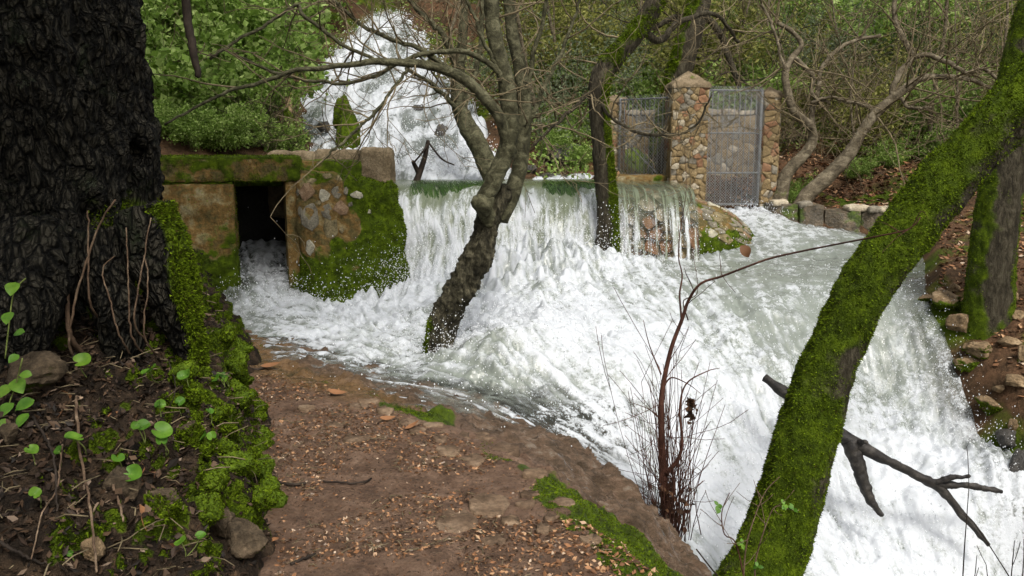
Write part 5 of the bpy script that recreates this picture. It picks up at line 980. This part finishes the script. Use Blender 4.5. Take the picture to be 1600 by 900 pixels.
# ------------------------------------------------------------------ on the left bank
def on_bank(px_, py_):
    d = ray(px_, py_); i = np.argmin(((to_px(BV)-[px_, py_])**2).sum(1)+1e9*(BV[:, 1] > 5.2)+0); c = np.where((((_bpx-[px_, py_])**2).sum(1) < 64))[0]
    if len(c) == 0: return BV[i], normals(BV, BF)[i] if False else _bn[i]
    i = c[np.argmin(BV[c, 1])]; return BV[i], _bn[i]
_bpx = to_px(BV); _bn = normals(BV, BF)
for i, (px_, py_, w, h, mo, lab) in enumerate([(45,600,78,56,.18,'ochre angular rock at the left edge below the old trunk'),(10,690,26,30,.0,'pale rock fragment cut by the left picture edge'),(140,870,36,30,.0,'yellowish stone at the bottom of the bank'),(385,850,60,50,.15,'brown jagged stone at the foot of the bank beside the path'),(255,790,56,36,.8,'moss cushion stone in the middle of the bank'),(300,690,40,44,.5,'mossy stone under the hanging moss of the bank edge'),(200,760,60,60,.1,'dark stone buried in leaves on the bank'),(340,820,40,50,.1,'dark crumbling stone low on the bank face')]):
    p, n = on_bank(px_, py_); k = depth(p)/FPX; rock('bank_rock', p-n*.03, (w*k*.55, w*k*.5, h*k*.55), 400+i, M_rock if i == 2 else M_rock_bank, lab, mo, 'rock', 'rocks on the mossy bank', .4, 2500 if mo > .4 else 0)
def cushions():
    R = np.random.default_rng(818)
    for i in range(46):                                                  # rounded moss cushions along the bank edge
        px_, py_ = (R.uniform(300, 430), R.uniform(520, 800)) if i < 36 else (R.uniform(255, 330), R.uniform(440, 620)); p, n = on_bank(px_, py_)
        if p[1] > 4.9 or p[1] < 2.9: continue
        s = R.uniform(.025, .06); rock('moss_cushion', p-n*.012-[0, 0, s*.3], (s*1.1, s*1.1, s), 900+i, M_cush, None, 1.2, None, None, .4, 900, bank)
M_cush = earthy('moss_cushion', [(.3,(.03,.05,.006)),(.55,(.08,.125,.009)),(.8,(.15,.21,.014))], 10, .9, .9, 120, .01).m
cushions()
R = np.random.default_rng(909)
M_leaf_bank = rnd_leaf('dark_bank_leaf', [(0,(.008,.006,.004)),(.5,(.03,.018,.011)),(.85,(.075,.045,.025)),(1,(.19,.14,.10))], .05, .6)  # darker leaf ramp for the litter on the left bank
_v = (_bpx[:, 0] > -30) & (_bpx[:, 0] < 440) & (_bpx[:, 1] < 930) & (_bpx[:, 1] > 430) & (BV[:, 1] < 4.8) & (BV[:, 2] > .03)
bp = BV[_v]; litter('leaf_litter', bp, 9000, .034, R, 'dark leaf litter on the left bank', .5, lift=.008, tilt=.6, mat=M_leaf_bank)
scraps(420, bp, .09, .0022, 'broken twigs lying in the litter of the left bank', R)
def leaf_shape(L, w, R, curl=.2, n=7):
    """one pointed leaf blade lying along +X, folded at the midrib"""
    t = np.linspace(0, 1, n); wd = w*np.sin(np.pi*t**.8)**.8; z = -curl*L*(t-.5)**2+.02*R.normal()*L; mid = np.stack([t*L, 0*t, z], 1); lft = np.stack([t*L, wd, z+.25*wd], 1); rgt = np.stack([t*L, -wd, z+.25*wd*(.6+.8*R.random())], 1); k = np.arange(n-1)
    return np.vstack([mid, lft, rgt]), np.vstack([np.stack([k, k+1, k+n+1, k+n], 1), np.stack([k+2*n, k+2*n+1, k+1, k], 1)])
def frame(n, yaw):
    n = n/np.linalg.norm(n); a = np.array([math.cos(yaw), math.sin(yaw), 0]); a = a-n*(a@n); a /= np.linalg.norm(a); return np.stack([a, np.cross(n, a), n])
for i, (px_, py_) in enumerate([(105,610),(82,645),(100,662),(70,700),(130,730),(120,620),(215,720),(235,735),(245,770),(205,805),(160,785),(150,830),(120,885),(140,890),(220,800),(180,640),(255,650),(195,550),(160,705),(265,850)]):
    p, n = on_bank(px_, py_); L = R.uniform(.06, .10)*1.0; V, F = leaf_shape(L, L*.27, R, R.uniform(-.3, .6)); M_ = frame(n+R.normal(size=3)*.45+[0, -.3, .4], R.random()*6.28); V = (V-[L/2, 0, 0])@M_+p+n*.022
    props(mesh('dead_leaf', V, F, M_litter, None, True, {'rnd': np.full(len(V), R.choice([.1, .3, .45, .6, .95]))}), 'dry fallen leaf lying on the mossy left bank', 'leaf', 'dead leaves on the left bank')
M_round = Mat('round_leaf', .5, .25); _c = M_round.ramp(M_round.noise(25, 4), [(.3,(.05,.13,.012)),(.7,(.12,.24,.025))]); _c = M_round.mix(.8, _c, M_round.ramp(M_round.objrnd(), [(0,(.45,.55,.4)),(.5,(.9,.95,.8)),(1,(1.35,1.15,.9))]), 'MULTIPLY'); M_round.color(_c); M_round.translucent(_c, .3); M_round.bump(M_round.noise(60, 3), .2, .004)
M_stalk = earthy('green_stalk', [(.3,(.10,.13,.03)),(.7,(.2,.24,.07))], 9, .6, .1, 60, .002).m
def heart(L, R, n=20):
    a = np.linspace(0, 2*np.pi, n, endpoint=False); rr = .5+.06*np.cos(a)-.30*np.exp(-((np.abs((a-np.pi+np.pi) % (2*np.pi)-np.pi))/.28)**2); x = -rr*np.cos(a)*L*1.05; y = rr*np.sin(a)*L*.95; cup = .35*(x*x+y*y)/L
    V = np.vstack([[[0, 0, 0]], np.stack([x*.55, y*.55, cup*.3+.10*np.abs(y)], 1), np.stack([x, y, cup*1.3+.22*np.abs(y)+.05*L*np.sin(3*a+R.random()*6)], 1)]); k = np.arange(n); k2 = (k+1) % n
    return V, [np.stack([np.zeros(n, int), 1+k, 1+k2], 1), np.stack([1+k, 1+n+k, 1+n+k2, 1+k2], 1)]
def seedling(px_, py_, w, nl, label, group, R):
    p, n = on_bank(px_, py_+w*1.2); k = depth(p)/FPX; L = w*k*.86; e = empty('round_leaf_plant', p, label, 'plant', group)
    for j in range(nl):
        off = np.array([(0 if j == 0 else R.normal()*1.1*L), R.normal()*.4*L, L*R.uniform(.9, 1.6)]) ; top = p+off+[0, -.02, .0]; mid = (p+top)/2+R.normal(size=3)*L*.15
        V, F = tube(spline(np.array([p-[0, 0, .01], mid, top]), 7), .0022, 5); mesh('stalk', V, F, M_stalk, e)
        s = L*(1 if j == 0 else R.uniform(.55, .95)); V, F = heart(s, R); M_ = frame(np.array([R.normal()*.5, -.6+R.normal()*.4, 1.]), R.uniform(0, 6.28)); mesh('leaf', V@M_+top, F, M_round.m, e)
R = np.random.default_rng(111)
for px_, py_, w, nl, lab in [(199,495,36,1,'large kidney-shaped leaf on a tall stalk, highest on the bank'),(130,552,30,1,'single round leaf in front of the thick sawn stump shoot'),(252,555,30,1,'broad round leaf just left of the mossy root'),(168,512,13,1,'tiny round leaf beside the highest seedling'),
    (140,670,32,1,'round leaf above the long brown creeper stem'),(208,730,36,1,'wide flat leaf in the middle of the bank above the moss cushion stone'),(190,700,24,1,'folded heart-shaped leaf left of the mid-bank leaf pair'),(228,660,26,2,'left plant of the mid-bank cluster of round leaves'),(255,660,36,2,'largest paired leaves of the mid-bank cluster'),(258,630,18,2,'small seedling just above the mid-bank cluster'),
    (300,580,24,2,'narrow-leaved seedling under the mossy root'),(325,668,20,2,'seedling on the hanging moss in front of the path'),(350,575,20,3,'three-leaved seedling at the top of the mossy edge'),(290,838,24,2,'heart-leaved pair low on the bank'),(65,763,22,1,'lone round leaf low on the left of the bank'),(60,690,24,1,'round leaf left of the long brown creeper stem'),(98,700,20,1,'round leaf right of the dark creeper stem'),
    (345,725,18,2,'small seedling lowest on the hanging moss'),(285,622,18,1,'single small leaf below the mossy root'),(120,862,12,1,'tiny leaf near the bottom of the bank'),(305,600,14,2,'tiny paired seedling between root and mossy edge'),(365,585,14,2,'tiny seedling on the outermost moss of the bank edge'),(330,640,15,1,'tiny leaf on the moss above the hanging seedlings')]:
    seedling(px_, py_, w, nl, lab, 'round-leaved seedlings on the bank', R)
e = empty('bramble', on_bank(12, 640)[0], 'bright toothed-leaf bramble shoot at the left picture edge', 'plant')
for a, b, L in [(10,640,.055),(28,602,.06),(40,632,.055),(8,610,.05),(22,560,.035),(40,585,.035),(5,690,.045),(30,520,.035),(20,450,.05),(12,495,.045),(35,655,.05),(6,665,.05)]:
    p = P(a, b, 3.02+R.normal()*.04); V, F = leaf_shape(L*1.3, L*.5, R, .3); mesh('leaf', (V-[L*.6, 0, 0])@frame(np.array([R.normal()*.3, -.8, .9]), R.uniform(3, 6))+p, F, M_round.m, e)
for pts in [[(5,700),(12,640),(25,600),(35,560)],[(8,560),(15,500),(22,455),(40,435)],[(5,690),(25,640),(40,630)]]:
    V, F = tube(spline(np.array([P(a, b, 3.06) for a, b in pts]), 14), .0028, 5); mesh('stem', V, F, M_stalk, e)
# broken shoots and trailing twigs on the bank
M_shoot = earthy('dry_shoot', [(.3,(.04,.024,.015)),(.5,(.10,.066,.042)),(.7,(.24,.18,.12))], 6, .8, .3, 60, .003).m
for i, (pts, w, lab) in enumerate([([(140,470),(138,400),(137,330)],6,'upright broken shoot with a blunt tip below the old trunk'),([(108,540),(118,470),(140,390),(162,340),(180,312)],7,'long pale forked shoot slanting up against the old trunk'),([(88,440),(86,400),(87,352)],8,'short pale stub standing at the foot of the old trunk'),([(108,520),(104,440),(100,390)],14,'thick sawn stump shoot below the old trunk'),([(205,520),(200,430),(198,355)],5,'thin upright dead shoot right of the old trunk knot'),([(210,500),(222,420),(235,340)],5,'reddish dead shoot leaning right below the knot'),([(185,520),(170,460),(160,420),(180,400)],5,'bent dead twig curling over the bank top'),([(225,520),(232,440),(225,400)],5,'short dead twig standing among the broken shoots'),([(128,630),(135,690),(132,720),(150,790),(158,890)],7,'long brown creeper stem trailing down the bank'),([(60,650),(85,710),(92,800)],6,'dark creeper stem hanging down the left of the bank'),([(110,700),(95,760),(75,800),(62,880)],4,'thin pale straw twig lying down the bank'),([(180,745),(190,780),(200,820)],7,'short grey twig stub low on the bank'),([(0,845),(40,862),(80,880)],7,'black stick lying at the bottom left corner'),([(195,450),(215,480),(260,500),(285,520)],5,'grey twig lying across the bank top'),([(240,470),(255,500),(262,530)],4,'small twig at the mossy root'),([(270,570),(272,610),(275,640)],3,'thin dark stem rising between the seedlings'),([(85,560),(84,500),(90,440)],3,'thin grey stem at the foot of the old trunk')]):
    yy = 3.42 if pts[0][1] < 560 else 3.0
    q_ = np.array([P(a, b, yy+.12*(1-(b-330)/560)) for a, b in pts])
    if pts[0][1] >= 560 or pts[-1][1] > pts[0][1]: q_ = np.array([on_bank(a, b)[0]+[0, -.025, .02] for a, b in pts])
    else: q_ = np.vstack([q_[:1]+[0, .1, -.12], q_])
    sp = spline(q_, 26); sp = sp+R.normal(size=sp.shape)*.0015; V, F = tube(sp, np.linspace(1, .6, 26)*w*.36*3.3/FPX, 7); props(mesh('dead_twig', V, F, M_shoot if i not in (9, 12, 15) else M_twig_dark), lab, 'twig', 'twigs on the left bank')
# sticks and leaves on the path, blue scrap by the water
for pts, w, lab in [([(455,882),(470,874),(492,866)],4,'forked stick lying near the bottom of the path'),([(425,752),(455,757),(478,755)],4,'dark stick on the path beside the bank'),([(505,752),(560,755),(580,748)],3,'thin dark twig lying across the path'),([(375,573),(400,577),(420,572)],6,'dark wet stick at the water edge on the sill'),([(418,790),(430,775),(437,768)],3,'thin twig leaning on the bank foot')]:
    q_ = np.array([Pz(a, b, .012) for a, b in pts]); V, F = tube(spline(q_, 12)+R.normal(size=(12, 3))*.002, w*.5*4.5/FPX, 6); props(mesh('stick', V, F, M_twig_dark), lab, 'stick', 'sticks on the path')
for px_, py_, L, lab in [(424,574,.16,'curled brown dead leaf lying on the wet sill by the water'),(527,617,.13,'flat tan dead leaf on the wet path edge'),(606,657,.10,'orange dead leaf at the edge of the path'),(645,668,.10,'pale dead leaf on the path near the water'),(430,848,.05,'small pale leaf at the foot of the bank')]:
    p = Pz(px_, py_, .012); V, F = leaf_shape(L, L*.26, R, -.5); props(mesh('dead_leaf', (V-[L/2, 0, 0])@frame(np.array([R.normal()*.2, -.2, 1]), R.uniform(-.3, .3))+p+[0, 0, .012], F, M_litter, None, True, {'rnd': np.full(len(V), .62)}), lab, 'leaf', 'dead leaves on the path')
M_blue = Mat('blue_plastic', .35, .5); M_blue.color(M_blue.mix(M_blue.noise(8), (.01,.10,.55), (.02,.16,.75))); p = P(307,517,5.6); V, F, N = dbox(p-[.03, .02, .025], (.06, .01, .012), (0, .04, 0), (0, 0, .05), .012, .010, 30, .012); props(mesh('plastic_scrap', V, F, M_blue.m), 'bright blue crumpled plastic scrap beside the mossy root', 'litter')
# grass tuft by the culvert footing
e = empty('grass_tuft', P(320,505,7.6), 'green grass tuft between the mossy root and the culvert', 'grass')
for i in range(14):
    p = P(318, 512, 7.6)+[R.normal()*.06, R.normal()*.05, -.03]; d = np.array([R.uniform(-.3, 1), -.3, R.uniform(.3, 1)]); d /= np.linalg.norm(d); t = np.linspace(0, 1, 6)[:, None]; L = R.uniform(.12, .26); q_ = p+d*L*t-[0, 0, .6*L]*t**2; w = np.array([.006, .0, .003])*(1-t*.9); mesh('blade', np.vstack([q_-w, q_+w]), np.stack([np.arange(5), np.arange(5)+1, np.arange(5)+7, np.arange(5)+6], 1), M_l1, e, True, {'rnd': np.full(12, .7)})

# ------------------------------------------------------------------ dry shrub in the rapids, fallen log, twigs
R = np.random.default_rng(1212); b0 = Pz(1046, 850, -.82)
sh = empty('dry_shrub', b0, 'leafless reddish brown shrub rising from the water edge in the foreground', 'shrub'); Y0 = b0[1]
main = spline(px_path([(1046,862,Y0,14.40),(1044,827,Y0,13.60),(1037,747,Y0,12.00),(1033,651,Y0,9.60),(1036,603,Y0,8.00),(1049,544,Y0,6.80),(1065,501,Y0,6.00),(1076,469,Y0,4.80),(1095,443,Y0-.05,4.00),(1127,432,Y0-.1,3.60),(1169,416,Y0-.2,3.36),(1210,402,Y0-.3,3.20),(1290,385,Y0-.5,2.88),(1367,370,Y0-.75,2.56),(1420,358,Y0-.85,2.08),(1438,340,Y0-.87,2.)]), 90)
M_red = earthy('red_brown_twig', [(.3,(.022,.010,.007)),(.55,(.06,.026,.017)),(.8,(.12,.06,.04))], 5, .75, .2, 60, .003).m
V, F = tube(main[:, :3], main[:, 3], 8); mesh('main_stem', V, F, M_red, sh)
for pts in [[(1065,501,Y0,5),(1062,460,Y0,4.5),(1066,430,Y0,4),(1060,400,Y0,3.5),(1064,350,Y0,3),(1072,300,Y0,2.5),(1070,230,Y0,2)],[(1040,740,Y0-.02,11),(1058,720,Y0-.03,9),(1066,690,Y0-.05,8),(1062,640,Y0-.05,7),(1072,600,Y0-.05,6),(1105,580,Y0-.05,5),(1125,575,Y0-.05,3)],[(1037,603,Y0,4),(1050,590,Y0,4),(1075,600,Y0,3.5),(1095,615,Y0,3)],[(1033,585,Y0,4),(1015,540,Y0,3.5),(1005,500,Y0,3)],[(1032,655,Y0,3.5),(1015,640,Y0,3),(990,630,Y0,3)],[(1075,500,Y0,3),(1068,470,Y0,3),(1090,455,Y0,2.5),(1080,380,Y0,2)],[(1420,358,Y0-.85,2.5),(1400,372,Y0-.86,2),(1378,395,Y0-.87,1.6)],[(1405,362,Y0-.85,2.5),(1385,350,Y0-.86,2),(1368,345,Y0-.87,1.6)],[(1425,355,Y0-.85,2.2),(1440,330,Y0-.87,2),(1452,345,Y0-.87,1.6)]]:
    pts = [(a_, b_, c_, w_*(.75-.45*k_/(len(pts)-1))) for k_, (a_, b_, c_, w_) in enumerate(pts)]; s2 = spline(px_path(pts), 30); V, F = tube(s2[:, :3], s2[:, 3], 6); mesh('branch', V, F, M_red, sh)
br = []
for i in range(95):
    a = b0+np.array([R.normal()*.06, R.normal()*.04, R.uniform(0, .12)]); tx = R.normal()*.16; L = R.uniform(.35, 1.15); grow(br, a, (tx, R.normal()*.12, 1), L, R.uniform(.0022, .004), 1, 2, R, .07, .04, (0, 3), .5, .45, 9, .4)
along(main[:60], 14, R, .35, .003, 1, 2, br, .1, 1., curl=.15, up=.05, kids=(0, 3))
twig_part('twigs', br, M_red, sh, .0017)
for k in range(60):
    p = b0+np.array([R.normal()*.06, R.normal()*.04-.03, R.uniform(.08, .42)]) if k < 40 else P(1078+R.normal()*5, 640+R.normal()*14, Y0-.06); V, F = leaf_shape(.055, .016, R, .8); mesh('dry_leaf', (V-[.02, 0, 0])@frame(R.normal(size=3), R.random()*6)+p, F, M_litter, sh, True, {'rnd': np.full(len(V), R.choice([.05, .2]))})
p = P(1162,388,Y0-.2); V, F = leaf_shape(.085, .032, R, .9); props(mesh('hanging_leaf', (V-[.02, 0, 0])@frame(np.array([.1, -1, .1]), -1.4)+p, F, M_litter, None, True, {'rnd': np.full(len(V), .36)}), 'brown curled leaf hanging from the long shrub branch over the pool', 'leaf')
lg = empty('fallen_branch', P(1340,700,5.95), 'dark wet forked branch lying in the rapids behind the leaning trunk', 'branch')
M_wetwood = earthy('wet_wood', [(.35,(.006,.005,.005)),(.52,(.018,.015,.012)),(.7,(.055,.048,.04))], 14, .6, .6, 40, .01, spec=.3).m
for nm, pts in [('main_branch',[(1195,590,6.35,11.2),(1225,612,6.25,17.6),(1280,655,6.1,21.6),(1330,690,6.0,22.4),(1380,716,5.95,15.2),(1430,742,5.95,14.4),(1465,760,5.95,14.4),(1500,800,5.9,12.8),(1525,828,5.85,10.4),(1545,852,5.8,5.6)]),('side_branch',[(1326,690,6.0,24.0),(1341,725,5.95,22.4),(1349,758,5.92,19.2),(1366,790,5.88,10.4),(1378,806,5.85,4.8)]),('side_branch',[(1455,754,5.95,11.2),(1482,748,5.9,8.8),(1515,744,5.85,7.2)]),('side_branch',[(1462,757,5.95,12.8),(1510,758,5.9,10.4),(1566,768,5.85,5.6)]),('side_branch',[(1340,692,5.97,8.0),(1350,690,5.9,6.4),(1356,692,5.88,4.0)])]:
    sp = spline(px_path(pts), 50); V, F = tube(sp[:, :3], sp[:, 3], 14); V = V+normals(V, F)*(.008*fbm(V*25, 3)+.012*fbm(V*9, 2))[:, None]; mesh(nm, V, F, M_wetwood, lg)
cs = empty('driftwood', P(655,282,10.9), 'small forked driftwood snag caught on the weir crest', 'driftwood')
for pts in [[(648,290,10.8,12),(655,272,10.8,10),(664,245,10.8,8),(669,220,10.8,6)],[(655,272,10.8,8),(648,258,10.75,7),(645,252,10.7,5)],[(668,225,10.8,4),(660,238,10.7,3),(646,255,10.7,3)],[(669,222,10.8,3),(690,248,10.7,3),(710,258,10.6,2)]]:
    sp = spline(px_path(pts), 20); V, F = tube(sp[:, :3], sp[:, 3], 7); mesh('branch', V, F, M_twig_dark, cs)
# bare shoots in the near right corner and at the foot of the leaning trunk
for i, (x0, y0, x1, y1, lab) in enumerate([(1505,905,1495,760,'tall thin dark shoot rising in the lower right corner'),(1600,880,1530,815,'thin dark twig slanting up to the left in the lower right corner'),(1575,905,1588,840,'short dark shoot in the lower right corner, second from the edge'),(1595,905,1600,845,'dark shoot at the right picture edge'),(1550,905,1540,880,'stubby twig near the lower right corner'),(1515,905,1522,868,'short twig beside the tall thin dark shoot')]):
    p, q_ = P(x0, y0+60, 4.0), P(x1, y1, 4.0); br = []; grow(br, p, q_-p, np.linalg.norm(q_-p), .0045, 1, 2, R, .05, .0, (1, 3), .4, .3, 12, .4); mb = MB()
    for a, rr, l in br: V, F = tube(a, np.maximum(rr, .0018), 5); mb.add(V, F)
    props(mb.build('bare_shoot', M_twig_dark), lab, 'twig', 'bare shoots in the lower right')
for i, (pts, lab, lf) in enumerate([([(1160,930),(1165,860),(1175,820),(1195,770),(1218,745)],'slim budding shoot in front of the leaning mossy trunk',[(1232,790),(1240,794),(1226,788)]),([(1168,930),(1150,850),(1132,835),(1128,800),(1140,770)],'dark budding shoot left of the leaning mossy trunk',[(1126,796),(1122,790)]),([(1185,930),(1180,880),(1205,800),(1225,790)],'pale leafy shoot low on the leaning mossy trunk',[(1184,885),(1160,850)])]):
    e = empty('budding_shoot', P(*pts[0], 3.85), lab, 'plant', 'budding shoots'); sp = spline(np.array([P(a, b, 3.85) for a, b in pts]), 30); V, F = tube(sp, np.linspace(.005, .002, 30), 6); mesh('stem', V, F, M_shoot if i != 1 else M_red, e)
    br = []; along(np.c_[sp, np.full(30, .004)], 6, R, .16, .0022, 1, 1, br, .2, 1, curl=.1)
    for a, rr, l in br: V, F = tube(a, np.maximum(rr, .0015), 4); mesh('twig', V, F, M_shoot, e)
    for a, b in lf:
        for j in range(3): V, F = leaf_shape(.03, .009, R, .3); mesh('leaf', V@frame(np.array([R.normal()*.4, -.8, .8]), R.random()*6)+P(a, b, 3.83), F, M_round.m, e)
for i, (pts, lab) in enumerate([([(935,905),(940,870),(938,835)],'short pale stick standing in the moss at the path edge'),([(918,840),(925,880),(935,910)],'thin grey twig in the moss at the path edge'),([(1088,858),(1105,880),(1125,905)],'dark twig at the foot of the leaning mossy trunk')]):
    yy = 3.5 if i < 2 else 4.3; V, F = tube(spline(np.array([P(a, b, yy) for a, b in pts]), 12), .0045 if i != 1 else .003, 6); props(mesh('edge_twig', V, F, M_shoot if i == 0 else M_twig_dark), lab, 'twig')

# ------------------------------------------------------------------ spray: drops thrown up by the water
R = np.random.default_rng(1313); pts = []; rad = []
def drops(n, c, sx, sy, h, r_): 
    p = np.stack([R.normal(size=n)*sx+c[0], R.normal(size=n)*sy+c[1], np.zeros(n)], 1); p[:, 2] = water_h(p[:, 0], p[:, 1])+c[2]+h*R.random(n)**2.2*1.2; pts.append(p); rad.append(r_*(.35+.9*R.random(n)**2))
for (cx, cy), n, sx, sy, h in [((0,8.9),5200,1.0,.35,.55),((-1.15,9.0),1800,.3,.25,.35),((.9,9.1),1500,.5,.25,.3),((0,6.9),2200,.6,.5,.22),((-.62,7.0),500,.15,.15,.3),((1.4,6.6),2500,.9,.7,.16),((2.6,6.2),3000,.9,.7,.18),((3.6,6.6),2600,.4,.7,.28),((-2.4,8.5),1200,.4,.35,.2),((1.0,9.3),300,.15,.1,.2),((3.3,7.6),1400,.5,.5,.2),((3.2,11.0),400,.2,.3,.12),((-.6,7.7),1500,.9,.5,.14)]: drops(n, (cx, cy, .03), sx, sy, h, .0056)
n = 5000; i = R.integers(0, len(WFV), n); i = i[WFV[i, 2] < 1.0]; p = WFV[i]+R.normal(size=(len(i), 3))*[.02, .05, .03]-[0, .06, 0]; pts.append(p); rad.append(.005*(.4+.8*R.random(len(i))))
p = CSV[R.integers(0, len(CSV), 9000)]+R.normal(size=(9000, 3))*[.10, .08, .05]+[0, 0, .05]; pts.append(p); rad.append(.009*(.4+R.random(9000)**2))
p = np.vstack(pts); rr = np.concatenate(rad); m_ = (shore_in(p[:, 0], p[:, 1]) > -.1) | (p[:, 1] > 9.3); p, rr = p[m_], rr[m_]
O = np.array([(1,0,0),(-1,0,0),(0,1,0),(0,-1,0),(0,0,1.3),(0,0,-1.3)]); OF = np.array([(0,2,4),(2,1,4),(1,3,4),(3,0,4),(2,0,5),(1,2,5),(3,1,5),(0,3,5)])
V = (p[:, None]+O[None]*rr[:, None, None]).reshape(-1, 3); F = (OF[None]+6*np.arange(len(p))[:, None, None]).reshape(-1, 3)
M_drop = Mat('spray', .25, .5); M_drop.color(M_drop.mix(M_drop.noise(3), (.72,.74,.76), (.86,.88,.9))); M_drop.translucent((.85,.87,.9), .3)
props(mesh('spray', V, F, M_drop.m, None, True, origin=(0,0,0)), 'white drops of spray above the falls and rapids', 'spray', kind='stuff')

# ------------------------------------------------------------------ things that would share a label are told apart by their place
ORD = ['leftmost', 'second from the left', 'third from the left']+[w+' from the left' for w in 'fourth fifth sixth seventh eighth ninth tenth eleventh twelfth thirteenth fourteenth fifteenth sixteenth seventeenth eighteenth nineteenth twentieth twenty-first twenty-second twenty-third twenty-fourth twenty-fifth twenty-sixth twenty-seventh twenty-eighth'.split()]
_by = {}
bpy.context.view_layer.update()
for o in COL.objects:
    if o.parent is None and 'label' in o.keys() and o.get('kind') is None: _by.setdefault(o['label'], []).append(o)
for lab, os_ in _by.items():
    if 1 < len(os_) <= len(ORD):
        os_.sort(key=lambda o: to_px(np.array([o.matrix_world.translation]))[0][0])
        for k, o in enumerate(os_): o['label'] = lab+', '+ORD[k]
